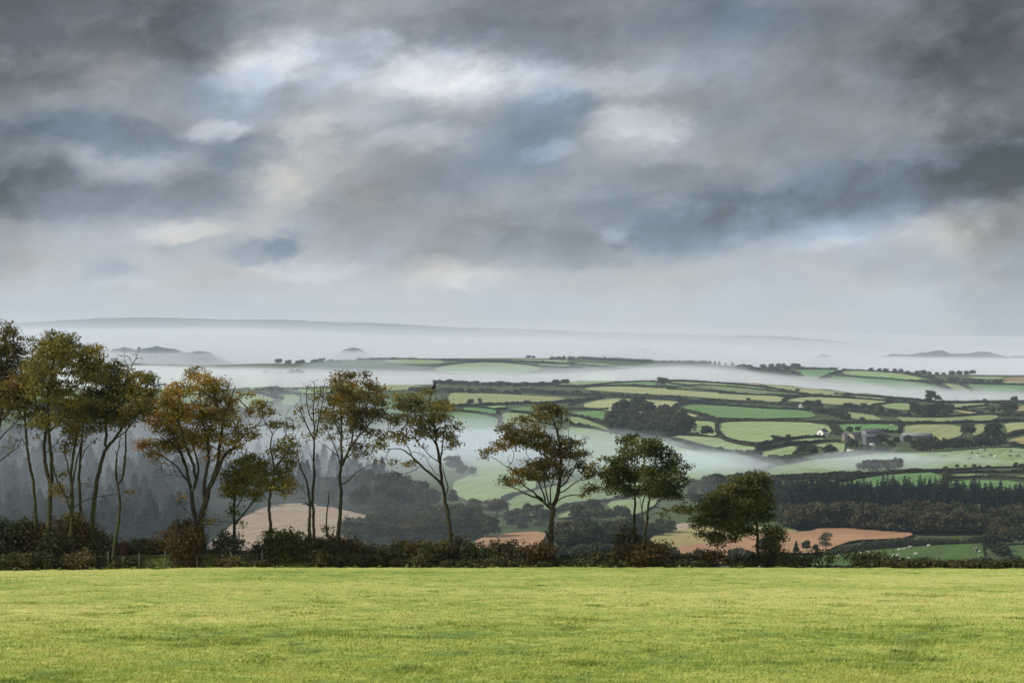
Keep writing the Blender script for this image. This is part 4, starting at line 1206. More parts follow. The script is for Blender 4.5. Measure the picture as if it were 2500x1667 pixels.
HEDGES = [
    (cC([(-20, 80), (240, 92), (700, 97), (1300, 132), (1640, 152)]), 9, 'thick dark hedge along the lower side of the yellowish strip field'),
    (cC([(240, 112), (600, 142), (1100, 182), (1640, 205)]), 7, 'hedge along the top of the bright green ringed field'),
    (cC([(240, 112), (100, 130), (20, 160), (40, 192), (300, 240), (480, 300), (545, 330)]), 7, 'curving hedge round the left end of the bright green ringed field'),
    (cC([(0, 292), (200, 332), (545, 345), (700, 343), (1100, 338), (1500, 343), (1940, 362), (2060, 368)]), 9, 'long hedge between the ringed green field and the farmhouse field'),
    (cC([(570, 345), (560, 430), (580, 500), (640, 560), (800, 620), (950, 645), (1080, 652)]), 12, 'bold curving hedge round the lower left of the farmhouse field'),
    (cC([(1080, 652), (1250, 602), (1500, 562), (1900, 537)]), 9, 'hedge running up to the white farmhouse'),
    (cC([(920, 757), (1100, 702), (1300, 657), (1550, 617), (1900, 590), (2100, 592)]), 8, 'hedge along the lane below the white farmhouse'),
    (cC([(1960, 370), (2010, 440), (2060, 500)]), 9, 'left one of two short hedges beside the track to the farm'),
    (cC([(2040, 370), (2060, 430), (2130, 490)]), 9, 'right one of two short hedges beside the track to the farm'),
    (cC([(0, 520), (260, 520), (530, 550)]), 3, 'thin hedge under the lone dark round tree'),
    (cC([(-40, 560), (200, 622), (420, 682), (620, 722), (760, 752), (930, 805)]), 8, 'hedge slanting down into the white mist'),
    (cC([(-40, 632), (200, 690), (460, 765)]), 4, 'thin hedge slanting down beside the wide misty slope'),
    (cC([(1200, 925), (1500, 860), (1900, 812), (2200, 792), (2352, 777)]), 3, 'thin hedge along the top of the long pale cattle field'),
    (cC([(1240, 1032), (1600, 1022), (2000, 1003), (2352, 988)]), 8, 'upper one of the dark hedges under the cattle field, left part'),
    (cC([(1240, 1078), (1500, 1076), (1800, 1052), (2352, 1010)]), 7, 'middle one of the dark hedges under the cattle field, left part'),
    (cC([(1600, 1112), (1900, 1088), (2352, 1045)]), 7, 'hedge along the top of the green field above the plantation'),
    (cC([(1380, 112), (1400, 72), (1500, 47), (1700, 40), (2352, 62)]), 5, 'hooked hedge round the yellow field beyond the round tree'),
    (cC([(600, 0), (1000, 20), (1500, 36)]), 4, 'thin hedge across the strip fields of the plateau'),
    (cD([(-100, 375), (750, 377), (850, 382), (1300, 378), (1900, 362), (2400, 345)]), 8, 'long dark hedge above the farm and the dry field'),
    (cD([(770, 372), (780, 430), (778, 490)]), 8, 'short upright hedge right of the green field above the farm'),
    (cD([(330, 492), (780, 492)]), 6, 'lower one of two trimmed hedges behind the grey barn'),
    (cD([(335, 470), (605, 468)]), 5, 'upper one of two trimmed hedges behind the grey barn'),
    (cD([(-40, 190), (250, 222), (460, 262), (700, 282), (900, 282)]), 9, 'broad hedge through the wooded lane'),
    (cD([(0, 50), (640, 96), (700, 110), (900, 125)]), 4, 'thin hedge above the dry field near the ridge'),
    (cD([(430, 146), (680, 115)]), 3, 'very short thin hedge near the ridge'),
    (cD([(-60, 5), (500, 50), (900, 80), (1100, 97), (1400, 112), (1900, 112), (2400, 112)]), 6, 'skyline hedge along the fog at the right'),
    (cD([(900, 292), (1100, 302), (1440, 292), (1900, 262), (2060, 280)]), 4, 'hedge behind the dark tree row'),
    (cD([(1440, 185), (1640, 215), (1830, 257)]), 4, 'hedge above the small tan wedge'),
    (cD([(1560, 190), (1900, 148)]), 3, 'upper one of two thin hedges near the right ridge'),
    (cD([(1690, 212), (1900, 187)]), 3, 'lower one of two thin hedges near the right ridge'),
    (cD([(2130, 542), (2420, 465)]), 9, 'hedge slanting up to the right edge above the tan field'),
    (cD([(2180, 640), (2420, 695)]), 9, 'hedge slanting down to the right edge below the tan field'),
    (cD([(0, 1042), (400, 1022), (800, 988), (1320, 985)]), 8, 'upper dark hedge under the farm mist'),
    (cD([(-40, 1105), (400, 1052), (800, 1012), (1320, 992)]), 7, 'lower dark hedge under the farm mist'),
    (cD([(1400, 1002), (1900, 1000), (2420, 1002)]), 9, 'dark hedge under the cattle field at the right'),
    (cD([(1390, 1078), (1700, 1062), (2000, 1062), (2420, 1088)]), 8, 'dark hedge above the green field at the right of the plantation'),
    (cD([(1352, 975), (1345, 1060), (1340, 1150)]), 13, 'upright ragged hedge between the two green fields above the plantation'),
    (cB([(440, 326), (780, 326), (1100, 331)]), 4, 'hazy hedge on the crest of the far hill'),
    (cB([(980, 402), (1090, 352), (1140, 346)]), 5, 'hazy hedge running up the far hill'),
    (cB([(1100, 373), (1300, 386), (1500, 401), (1740, 426)]), 4, 'hazy hedge across the middle of the far hill'),
    (cB([(1140, 336), (1400, 346), (1620, 370), (1720, 386)]), 3, 'hazy hedge along the upper right of the far hill'),
    (cB([(1880, 402), (1990, 460), (2010, 492)]), 5, 'hazy hedge down the right flank of the far hill'),
    (cB([(1650, 410), (2000, 422), (2400, 440)]), 4, 'hazy hedge under the far reddish field'),
    (cB([(-60, 408), (160, 412), (350, 428), (650, 455), (920, 507)]), 4, 'hedge on the skyline of the plateau left of the yellow fog field'),
    (cB([(-20, 425), (80, 440), (250, 438), (500, 460), (800, 492), (1000, 510), (1220, 518)]), 4, 'hedge between the strip fields of the plateau'),
    (cB([(-20, 465), (250, 470), (500, 500), (780, 512)]), 4, 'hedge above the yellowish strip field'),
    (cA([(-20, 112), (400, 128), (800, 133), (1250, 138)]), 8, 'dark hedge inside the tree belt by the fog'),
    (cA([(0, 182), (300, 197), (600, 207), (960, 217)]), 9, 'dark hedge along the top of the wide yellow field'),
    (cA([(960, 190), (1400, 222), (1900, 237), (2352, 272)]), 12, 'thick dark hedge below the yellow field of the lone tree'),
    (cA([(1270, 150), (1550, 157), (1900, 140), (2140, 160), (2352, 162)]), 5, 'hedge under the lone round tree'),
    (cA([(1600, 142), (1850, 120), (2130, 108)]), 3, 'thin skyline hedge left of the lone round tree'),
    (cA([(360, 325), (700, 312), (1000, 300), (1300, 292), (1480, 272), (1680, 252)]), 7, 'hedge under the wide yellow field'),
    (cA([(380, 326), (560, 332), (760, 352), (850, 342)]), 4, 'thin hedge under the thin light strip'),
    (cA([(390, 358), (560, 379), (750, 417)]), 6, 'hedge along the top of the rich green field'),
    (cA([(770, 370), (785, 430), (785, 500)]), 8, 'upright hedge at the right of the rich green field'),
    (cA([(890, 370), (1000, 386), (1100, 402)]), 5, 'short hedge behind the top of the crooked tree'),
    (cA([(1180, 342), (1400, 350), (1720, 352)]), 7, 'hedge above the green field beside the wood clump'),
    (cA([(1370, 395), (1600, 442), (1800, 502), (1900, 562)]), 7, 'hedge between the light wedge and the wood clump'),
    (cA([(1410, 482), (1700, 540), (1900, 585), (2080, 605)]), 8, 'hedge above the wide misty slope'),
    (cA([(1390, 312), (1560, 262)]), 4, 'short hedge at the tip of the sheep dotted yellow field'),
    (cA([(810, 1125), (1000, 1072), (1150, 1032), (1370, 985)]), 9, 'misty hedge slanting up between the two pale misty fields'),
    (cA([(1090, 1265), (1300, 1212), (1500, 1160), (1680, 1152), (1900, 1118)]), 11, 'misty broad hedge under the pale field behind the crooked trunk'),
    (cF([(200, 376), (420, 371), (800, 379), (1050, 386), (1300, 386), (1600, 406), (1950, 436)]), 3, 'hazy hedge along the fog ridge'),
    (cF([(690, 432), (860, 401), (1100, 391), (1330, 408), (1440, 425), (1700, 431)]), 3, 'hazy hedge round the domed field on the fog ridge'),
    (cE([(620, 1195), (850, 1160), (1100, 1135), (1500, 1105), (1980, 1085)]), 25, 'tall dark hedge along the top of the sheep field'),
    (cL([(620, 330), (900, 365), (1180, 470)]), 6, 'misty hedge behind the thin tree'),
    (cL([(1100, 360), (1350, 365), (1700, 370)]), 5, 'misty hedge behind the bare tree'),
]
for i, h in enumerate(HEDGES):
    hedge(*h, seed=i)

# ------------------------------------------------------------------ the hedgerow trees
def bark_mat(name, moss):
    m, N = new_mat(name)
    tc = N.n('ShaderNodeTexCoord')
    g = N.n('ShaderNodeNewGeometry')
    st = N.n('ShaderNodeMapping')
    N.put(st.inputs[0], tc.outputs['Object'])
    st.inputs['Scale'].default_value = (6, 6, 1.6)
    nz = N.noise(st.outputs[0], 2.2, 6, 0.65)
    blot = N.noise(tc.outputs['Object'], 3.2, 4, 0.6)
    bark = N.mix(N.rangemap(nz, .35, .65), (.018, .015, .011), (.075, .063, .048))
    bark = N.mix(N.rangemap(blot, .62, .68), bark, (.22, .205, .165))
    sp = N.n('ShaderNodeSeparateXYZ')
    N.put(sp.inputs[0], tc.outputs['Object'])
    lowz = N.rangemap(sp.outputs[2], 1.0, 8.0, 1.0, 0.15)
    mf = N.math('MULTIPLY', N.rangemap(N.noise(tc.outputs['Object'], 1.7, 5, 0.65), .42, .56), N.math('MULTIPLY', lowz, moss), clamp=True)
    colour = N.mix(mf, bark, (.062, .082, .014))
    finish(N, colour, 0.95, (nz, .9, .04), spec=.1)
    return m


BARK_MOSS, BARK = bark_mat('mossy_bark', 0.95), bark_mat('grey_bark', 0.35)
LEAF = {
    'olive': leaf_mat('beech_olive', [(0, (0.049, 0.055, 0.016)), (.3, (0.108, 0.109, 0.029)), (.55, (0.194, 0.179, 0.040)), (.8, (0.302, 0.223, 0.043)), (1, (0.359, 0.187, 0.038))]),
    'orange': leaf_mat('beech_orange', [(0, (0.072, 0.072, 0.019)), (.3, (0.171, 0.145, 0.032)), (.55, (0.315, 0.224, 0.037)), (.8, (0.434, 0.230, 0.032)), (1, (0.460, 0.158, 0.023))]),
    'yellow': leaf_mat('hawthorn_yellow', [(0, (0.048, 0.055, 0.015)), (.4, (0.138, 0.138, 0.030)), (.7, (0.261, 0.227, 0.041)), (1, (0.330, 0.234, 0.041))]),
    'rust': leaf_mat('beech_rust', [(0, (0.040, 0.045, 0.015)), (.35, (0.098, 0.095, 0.025)), (.6, (0.179, 0.140, 0.034)), (.85, (0.287, 0.172, 0.034)), (1, (0.345, 0.137, 0.029))]),
    'dark': leaf_mat('beech_dark_green', [(0, (0.025, 0.039, 0.011)), (.4, (0.064, 0.081, 0.021)), (.7, (0.129, 0.132, 0.029)), (1, (0.245, 0.179, 0.038))]),
    'brush': leaf_mat('hedge_brown', [(0, (0.028, 0.033, 0.012)), (.4, (0.068, 0.070, 0.025)), (.75, (0.121, 0.105, 0.037)), (1, (0.183, 0.127, 0.043))]),
    'brushgreen': leaf_mat('hedge_green', [(0, (0.022, 0.032, 0.012)), (.5, (0.058, 0.068, 0.020)), (.85, (0.111, 0.105, 0.029)), (1, (0.187, 0.145, 0.043))]),
    'rustbush': leaf_mat('bramble_rust', [(0, (0.035, 0.028, 0.011)), (.4, (0.089, 0.062, 0.020)), (.75, (0.155, 0.089, 0.026)), (1, (0.223, 0.101, 0.026))]),
    'grey': leaf_mat('hedge_grey_green', [(0, (.040, .045, .026)), (.5, (.085, .090, .050)), (1, (.13, .125, .070))]),
    'red': leaf_mat('hedge_red', [(0, (.035, .018, .008)), (.5, (.105, .040, .015)), (1, (.20, .075, .022))]),
    'straw': leaf_mat('dead_grass', [(0, (.07, .055, .022)), (.5, (.17, .125, .05)), (1, (.28, .21, .09))]),
}


def at(px, py, D):
    return np.array([(px - CX) / F * D, D, -(py - EY) / F * D])


def near_tree(name, cr, limbs, foliage, leaf, label, D=102.0, seed=1, moss=False, dens=30, leaves=21, lsize=.105, cat='tree', group=None, grow=1.08, fill=.22):
    lsize, leaves = lsize * .82, int(leaves * 1.0)
    """A hedgerow beech: trunk and limbs as drawn, then every leaf spray is joined to the nearest fitting branch by twigs."""
    r = np.random.default_rng(seed)
    one = cr([(0, 0), (1, 0)])
    m_px = (one[1][0] - one[0][0]) / F * D           # metres per crop pixel
    P, PAR, RAD, PL = np.zeros((30000, 3)), np.full(30000, -1), np.zeros(30000), np.zeros(30000)
    n = 0
    for li, (pts, w0, w1) in enumerate(limbs):
        q = np.array([at(x, y, D) for x, y in cr(pts)])
        seg = np.linalg.norm(np.diff(q, axis=0), axis=1)
        cum = np.concatenate([[0], np.cumsum(seg)])
        k = max(3, int(cum[-1] / 0.22))
        s = np.linspace(0, cum[-1], k)
        line = np.stack([np.interp(s, cum, q[:, j]) for j in range(3)], 1)
        for _ in range(2):
            line[1:-1] = (line[:-2] + line[2:] + 2 * line[1:-1]) / 4
        line[1:-1] += r.normal(0, .014, (k - 2, 3))
        par = -1
        if n:
            dd = np.hypot(P[:n, 0] - line[0, 0], P[:n, 2] - line[0, 2])
            par = int(dd.argmin())
            if dd[par] > 1.2 and pts[0][1] > 1000 and abs(line[0, 2] - P[0, 2]) < .9:
                par = -1                                  # a second stem from the ground
        t = s / cum[-1]
        y0 = P[par, 1] - D if par >= 0 else (0 if n == 0 else r.uniform(-.5, .5))
        reach = 0.15 if par < 0 else r.choice([-1, 1]) * r.uniform(.25, .6)
        line[:, 1] = D + y0 + t ** 1.2 * reach * cum[-1] * (0.35 if par < 0 else 1.0)
        rad = (w0 + (w1 - w0) * t) * .5 * m_px
        if par < 0:
            rad = rad * (1 + 0.5 * np.exp(-s / .35))
        b0 = 0
        if par >= 0:
            rad = np.minimum(rad, RAD[par] * .95)
            b0 = 1 if dd[par] < .3 else 0
        prev = par
        for i in range(b0, k):
            P[n], PAR[n], RAD[n] = line[i], prev, rad[i]
            PL[n] = PL[prev] + np.linalg.norm(line[i] - P[prev]) if prev >= 0 else 0
            prev = n
            n += 1
    base_n = n
    tips = []
    att = []
    for f in foliage:
        x, y, rx, ry = f[:4]
        dn = f[4] if len(f) > 4 else 1.0
        lf = f[5] if len(f) > 5 else 1.0
        (px, py), = cr([(x, y)])
        c = at(px, py, D)
        dd = np.hypot(P[:base_n, 0] - c[0], P[:base_n, 2] - c[2])
        c[1] = P[int(dd.argmin()), 1] + r.normal(0, .25) * rx * m_px
        a, b = rx * m_px * grow, ry * m_px * grow
        k = max(4, int(math.pi * a * b * dens * dn))
        u = rand_dirs(k, r) * (r.uniform(0, 1, (k, 1)) ** (1 / 2.4))
        att += [(c + u[i] * [a, a * .85, b], lf) for i in range(k)]
    full = [p for p, lf in att if lf >= .8]
    for _ in range(int(len(full) * fill)):             # loose sprays bridging neighbouring pads
        p = full[int(r.integers(len(full)))]
        q = full[int(r.integers(len(full)))]
        dv = q - p
        ln = np.linalg.norm(dv)
        if ln < 2.2:
            att.append((p + dv * r.uniform(.2, .8) + r.normal(0, .12, 3), .85))
    A = np.array([p for p, _ in att])
    order = np.argsort([np.min(np.linalg.norm(P[:base_n] - p, axis=1)) for p in A])
    DIR = np.zeros((30000, 3))
    for i in range(n):
        j = PAR[i]
        DIR[i] = P[i] - P[j] if j >= 0 else (0, 0, 1)
        DIR[i] /= max(1e-6, np.linalg.norm(DIR[i]))
    for i in order:
        p, lf = att[i]
        v = p - P[:n]
        d = np.linalg.norm(v, axis=1)
        cs = (v * DIR[:n]).sum(1) / np.maximum(d, 1e-6)
        cost = d * (1 + .42 * (1 - cs)) + .10 * PL[:n] + np.where(RAD[:n] > .10, .45, 0)
        j = int(cost.argmin())
        k = max(1, int(d[j] / .24))
        a0 = P[j].copy()
        bow = DIR[j] * d[j] * .22 + np.array([0, 0, -.05 * d[j]])
        prev = j
        for s in range(1, k + 1):
            t = s / k
            q = a0 + (p - a0) * t + bow * (t * (1 - t) * 2) + (r.normal(0, .018, 3) if s < k else 0)
            if n >= 29990:
                break
            P[n], PAR[n], RAD[n] = q, prev, 0
            PL[n] = PL[prev] + np.linalg.norm(q - P[prev])
            DIR[n] = q - P[prev]
            DIR[n] /= max(1e-6, np.linalg.norm(DIR[n]))
            prev = n
            n += 1
        tips.append((prev, lf))
    cnt = np.zeros(n)
    for t, _ in tips:
        cnt[t] += 1
    for i in range(n - 1, -1, -1):
        if PAR[i] >= 0:
            cnt[PAR[i]] += cnt[i]
    auto = np.clip(.0105 * np.maximum(cnt, 1) ** .42, .0105, .075)
    RAD[:n] = np.where(RAD[:n] > 0, np.maximum(RAD[:n], np.minimum(auto, RAD[:n] * 1.15)), auto)
    kids = [[] for _ in range(n)]
    for i in range(n):
        if PAR[i] >= 0:
            kids[PAR[i]].append(i)
    parts = []
    starts = [i for i in range(n) if PAR[i] < 0]
    while starts:
        i = starts.pop()
        ch = [PAR[i], i] if PAR[i] >= 0 else [i]
        cur = i
        while kids[cur]:
            ks = sorted(kids[cur], key=lambda q: -(cnt[q] + 1000 * (q < base_n and RAD[q] > .03)))
            starts += ks[1:]
            cur = ks[0]
            ch.append(cur)
        if len(ch) < 2:
            continue
        pp = P[ch]
        rr = RAD[ch].copy()
        if PAR[i] >= 0:
            rr[0] = rr[1]
        sides = 9 if rr.max() > .08 else (5 if rr.max() > .025 else 3)
        parts.append((*tube(pp, rr, sides), 0))
    root = empty(name, at(*cr([limbs[0][0][0]])[0], D))
    base = np.array(root.location)
    v, f, m = join(parts)
    link('trunk', mesh_np('trunk', v - base, f, smooth=True), root, mat=BARK_MOSS if moss else BARK)
    tp = np.array([P[t] for t, lf in tips if r.uniform() < lf])
    if len(tp):
        k = leaves
        c = np.repeat(tp, k, 0) + np.clip(r.normal(0, 1, (len(tp) * k, 3)), -1.7, 1.7) * [.17, .17, .095] * (.7 + .6 * r.uniform(0, 1, (len(tp) * k, 1)))
        lv, lf_ = cards(c, lsize, r, .7, .62)
        link('crown', mesh_np('crown', lv - base, lf_), root, mat=LEAF[leaf])
    tag(root, label, cat, group)
    return root


near_tree('beech_tree', c1, [([(-60, 1460), (-55, 1200), (-40, 900), (-20, 700), (0, 560), (20, 380), (30, 200)], 34, 6), ([(-40, 900), (0, 860), (60, 810), (130, 760)], 8, 3), ([(-30, 760), (20, 700), (80, 640), (110, 600)], 10, 3), ([(-10, 640), (60, 580), (120, 470), (140, 380)], 12, 4), ([(0, 560), (-40, 400), (-60, 250)], 14, 4)],
          [(20, 130, 60, 70), (0, 240, 80, 80), (70, 230, 70, 50), (30, 330, 110, 70), (130, 165, 45, 25, .7), (20, 420, 110, 70), (120, 420, 70, 70), (60, 510, 120, 60), (150, 500, 45, 50), (30, 600, 90, 45, .5, .5), (80, 760, 70, 60, .35, .15), (30, 850, 40, 40, .3, .0), (-60, 400, 70, 200)],
          'rust', 'tall dark leaved tree cut off by the left edge of the view', seed=11, moss=True)
near_tree('beech_tree', c1, [([(212, 1480), (208, 1300), (205, 1180), (196, 1090), (190, 1010), (168, 900), (150, 800), (140, 700), (128, 560), (135, 450), (150, 380)], 24, 7), ([(150, 800), (110, 740), (70, 690)], 7, 3), ([(138, 640), (100, 580), (70, 500), (80, 420)], 9, 3), ([(205, 1140), (170, 1130)], 5, 2)],
          [(120, 470, 75, 60), (150, 400, 70, 55), (90, 540, 75, 50), (170, 560, 60, 50, .8), (120, 640, 70, 40, .5, .5), (80, 780, 70, 40, .4, .25), (200, 620, 40, 60, .5, .4)],
          'olive', 'slim bent mossy tree second from the left', seed=12, moss=True)
near_tree('beech_tree', c1, [([(285, 1480), (285, 1350), (282, 1250), (285, 1100), (290, 1000), (268, 950), (246, 830), (255, 700), (262, 600), (272, 480), (290, 380), (300, 260)], 36, 7), ([(290, 1010), (302, 930), (308, 800), (312, 690), (322, 560), (345, 430), (390, 300), (400, 200)], 26, 6), ([(310, 690), (370, 640), (430, 560), (490, 470), (520, 350)], 13, 5), ([(258, 660), (220, 560), (210, 440), (230, 330)], 12, 4), ([(255, 830), (300, 790), (350, 720), (380, 640)], 7, 3), ([(325, 540), (420, 470), (560, 400), (620, 300)], 10, 4)],
          [(300, 215, 110, 70), (400, 190, 120, 70), (500, 225, 110, 65), (600, 260, 90, 55), (650, 215, 50, 28), (255, 320, 85, 80), (380, 320, 130, 90), (510, 340, 120, 90), (620, 350, 80, 70), (230, 440, 65, 60), (330, 450, 110, 80), (450, 470, 110, 80), (400, 560, 100, 50, .8), (270, 560, 60, 50, .7), (230, 680, 60, 60, .5, .6), (330, 625, 110, 50, .8), (225, 620, 60, 60, .8), (430, 640, 90, 48, .7), (190, 370, 40, 60), (480, 150, 60, 25), (385, 135, 40, 22)],
          'olive', 'tallest mossy tree, its trunk forking low like a tuning fork', seed=13, moss=True)
near_tree('beech_tree', c1, [([(412, 1480), (412, 1370), (416, 1200), (413, 1050), (405, 940), (415, 860), (425, 780), (446, 680), (462, 600), (480, 500)], 32, 6), ([(412, 1040), (440, 900), (480, 800), (500, 720), (522, 640)], 14, 5), ([(412, 1170), (375, 1050), (340, 980), (320, 870), (330, 800)], 14, 5), ([(400, 950), (375, 880), (360, 780), (390, 700)], 10, 4), ([(425, 1140), (480, 1095), (560, 1080), (670, 1065)], 7, 3)],
          [(460, 600, 70, 60, .8), (510, 640, 60, 50, .7), (400, 760, 60, 40, .7), (370, 800, 45, 40, .7), (350, 1010, 45, 40, .7), (345, 1045, 40, 25), (400, 1090, 35, 25, .6), (360, 930, 30, 25, .5), (500, 560, 80, 50), (480, 680, 70, 40, .7), (380, 680, 60, 40, .8), (420, 1200, 60, 40)],
          'rust', 'crooked tree with a pale broken limb and rusty sprays low on its trunk', seed=14, D=101.6, moss=True)
near_tree('beech_tree', c1, [([(468, 1480), (466, 1250), (460, 1100), (452, 960), (460, 860), (466, 740), (472, 660), (470, 560)], 24, 6), ([(460, 860), (500, 790), (560, 740), (600, 720)], 8, 3), ([(466, 740), (430, 680), (440, 600)], 8, 3)],
          [(470, 560, 80, 60), (520, 600, 60, 50, .7), (430, 620, 50, 40, .7), (560, 740, 40, 25, .4, .3)],
          'olive', 'thin straight tree right beside the crooked one with a broken limb', seed=15, D=102.6, moss=True)
near_tree('beech_tree', c1, [([(537, 1480), (535, 1250), (532, 1190), (546, 1080), (560, 960), (582, 870), (605, 800), (650, 750), (692, 690), (740, 600), (785, 500), (805, 430)], 36, 8), ([(603, 800), (602, 690), (600, 600), (590, 500)], 18, 6), ([(690, 690), (700, 560), (700, 450), (720, 350), (760, 260)], 13, 3), ([(720, 350), (690, 280), (700, 230)], 5, 2), ([(740, 600), (820, 540), (880, 480)], 10, 4), ([(700, 450), (640, 400), (620, 330)], 8, 3), ([(650, 750), (720, 700), (760, 640)], 9, 4), ([(560, 1010), (510, 1030), (480, 1010)], 4, 2)],
          [(560, 540, 100, 80), (620, 460, 110, 90), (690, 400, 80, 70), (680, 520, 100, 80), (770, 480, 90, 80), (840, 460, 75, 75), (850, 390, 60, 35), (800, 370, 60, 28), (600, 620, 90, 60, .8), (560, 670, 90, 42, .7), (700, 630, 90, 50, .8), (800, 570, 80, 50, .8), (720, 600, 80, 50, .7), (750, 280, 60, 60, .8, .0), (700, 250, 45, 40, .6, .05), (600, 360, 70, 60), (660, 320, 60, 40), (500, 480, 70, 80), (870, 540, 50, 50), (510, 1010, 50, 25, .4, .4)],
          'olive', 'tall pale blotched tree leaning to the right with a bare twiggy top', seed=16, moss=True)
near_tree('beech_tree', c1, [([(660, 1480), (660, 1400), (672, 1300), (690, 1180), (695, 1100), (682, 1030), (664, 950), (666, 860), (680, 800), (690, 740)], 24, 5), ([(690, 1010), (715, 950), (722, 880), (736, 820), (735, 740), (747, 640), (770, 560)], 14, 5), ([(680, 1000), (672, 930), (690, 860), (680, 800)], 7, 4), ([(745, 680), (790, 620), (830, 560)], 7, 3)],
          [(745, 1050, 40, 14, .5), (780, 600, 80, 50, .8), (830, 540, 70, 50), (720, 660, 40, 40, .5, .4), (700, 760, 30, 40, .4, .2)],
          'rust', 'slim mossy tree with a wavy fork, standing beside the dead red stump', seed=17, moss=True, D=101.3)
near_tree('beech_tree', c2, [([(567, 1500), (560, 1440), (546, 1330), (545, 1200), (562, 1130), (585, 1060), (600, 970), (645, 880), (682, 830), (702, 740), (762, 690), (860, 645)], 70, 9), ([(576, 1060), (570, 950), (580, 850), (600, 740), (582, 640), (545, 520), (520, 400), (500, 240)], 30, 6), ([(602, 970), (650, 850), (672, 720), (676, 600), (690, 480), (720, 380), (760, 250)], 34, 7), ([(546, 1300), (500, 1180), (476, 1080), (465, 1000), (432, 920), (402, 820), (340, 720), (270, 650), (200, 610)], 40, 7), ([(470, 1000), (498, 930), (482, 800), (440, 680), (410, 540), (400, 400), (430, 280)], 24, 6), ([(440, 940), (382, 880), (342, 830), (260, 765), (150, 735), (80, 690)], 14, 4), ([(500, 930), (512, 830), (470, 720), (430, 640), (330, 560), (260, 460)], 16, 4), ([(690, 480), (640, 380), (620, 280), (600, 190)], 13, 4), ([(545, 520), (470, 460), (440, 330)], 10, 4), ([(402, 820), (330, 640), (240, 540), (180, 480)], 12, 4), ([(760, 690), (840, 600), (920, 560)], 9, 4), ([(720, 380), (800, 330), (860, 290)], 8, 3), ([(860, 530), (940, 540), (1000, 450), (1040, 400)], 7, 3), ([(540, 1230), (600, 1215), (700, 1215)], 9, 3), ([(500, 1180), (440, 1120), (370, 1040)], 6, 2), ([(430, 920), (350, 870), (270, 880)], 6, 2)],
          [(480, 165, 110, 48), (440, 265, 110, 75), (560, 245, 110, 80), (660, 230, 80, 70), (330, 320, 85, 80), (240, 420, 115, 90), (150, 500, 85, 60), (400, 430, 130, 90), (550, 410, 120, 90), (690, 430, 110, 90), (800, 510, 95, 60), (900, 565, 80, 38), (250, 560, 120, 60), (130, 660, 95, 36), (220, 690, 110, 42), (360, 600, 110, 60), (500, 590, 100, 60), (650, 600, 110, 55), (800, 625, 105, 45), (850, 300, 40, 22), (945, 355, 48, 20), (1000, 430, 55, 35, .6), (860, 420, 40, 40), (780, 330, 40, 60, .6, .4), (270, 830, 120, 70, .5, .05), (200, 790, 80, 40, .5, .1), (420, 1040, 90, 50, .5, .25), (70, 690, 50, 30), (680, 330, 90, 60), (580, 500, 110, 70), (300, 690, 140, 44, .8), (490, 670, 120, 55, .8), (640, 740, 90, 50, .7, .8), (190, 730, 100, 32, .8), (800, 700, 80, 40, .6), (640, 700, 90, 40, .5, .5), (660, 1190, 90, 30, .6, .7), (320, 480, 90, 60)],
          'orange', 'great spreading orange leaved tree with a many limbed trunk', seed=18, dens=30, leaves=20)
near_tree('hawthorn_tree', c2, [([(785, 1480), (788, 1250), (786, 1150), (790, 1050), (800, 950), (830, 860)], 30, 8), ([(800, 1210), (840, 1170), (880, 1100), (930, 1040), (1000, 990)], 14, 5), ([(790, 1050), (740, 960), (730, 880)], 10, 4), ([(800, 950), (880, 880), (960, 840)], 9, 4), ([(840, 1170), (900, 1130), (980, 1160)], 5, 2)],
          [(870, 810, 110, 75), (790, 880, 105, 75), (970, 840, 90, 65), (850, 970, 140, 65), (990, 940, 95, 60), (760, 1000, 80, 45), (900, 750, 80, 40), (1000, 780, 60, 40), (780, 1120, 60, 50, .6, .8), (940, 1140, 60, 25, .4, .6), (930, 1030, 80, 35), (850, 1200, 50, 40, .4, .6), (720, 1180, 60, 30, .4, .6)],
          'yellow', 'small yellow green tree in the lap of the great orange one', seed=19, D=103.2)
near_tree('beech_tree', c2, [([(1036, 1500), (1035, 1350), (1046, 1230), (1036, 1120), (1040, 1000), (1062, 900), (1072, 820), (1055, 740), (1043, 690), (1040, 620), (1056, 570), (1100, 535)], 28, 5), ([(1072, 830), (1122, 760), (1190, 690), (1216, 580)], 13, 4), ([(1088, 690), (1140, 640), (1166, 550), (1172, 430)], 9, 3), ([(1046, 950), (1090, 890), (1120, 840), (1180, 790)], 8, 3), ([(1038, 1120), (1020, 1120)], 7, 4), ([(1056, 570), (1000, 480), (960, 400)], 7, 3), ([(930, 530), (1000, 490), (1050, 430)], 5, 2)],
          [(955, 365, 60, 22), (1010, 400, 50, 36, .7), (1055, 430, 30, 20), (1080, 515, 70, 36), (1180, 640, 80, 36), (1205, 535, 40, 26), (1100, 695, 80, 36), (1180, 780, 62, 45), (1120, 850, 80, 45), (1160, 940, 85, 70), (1060, 950, 55, 55, .8), (1190, 700, 60, 30), (1180, 1010, 60, 20, .4, .5), (1200, 450, 40, 60, .4, .1)],
          'olive', 'thin crooked tree with small tufts, between the orange tree and the bare tree', seed=20)
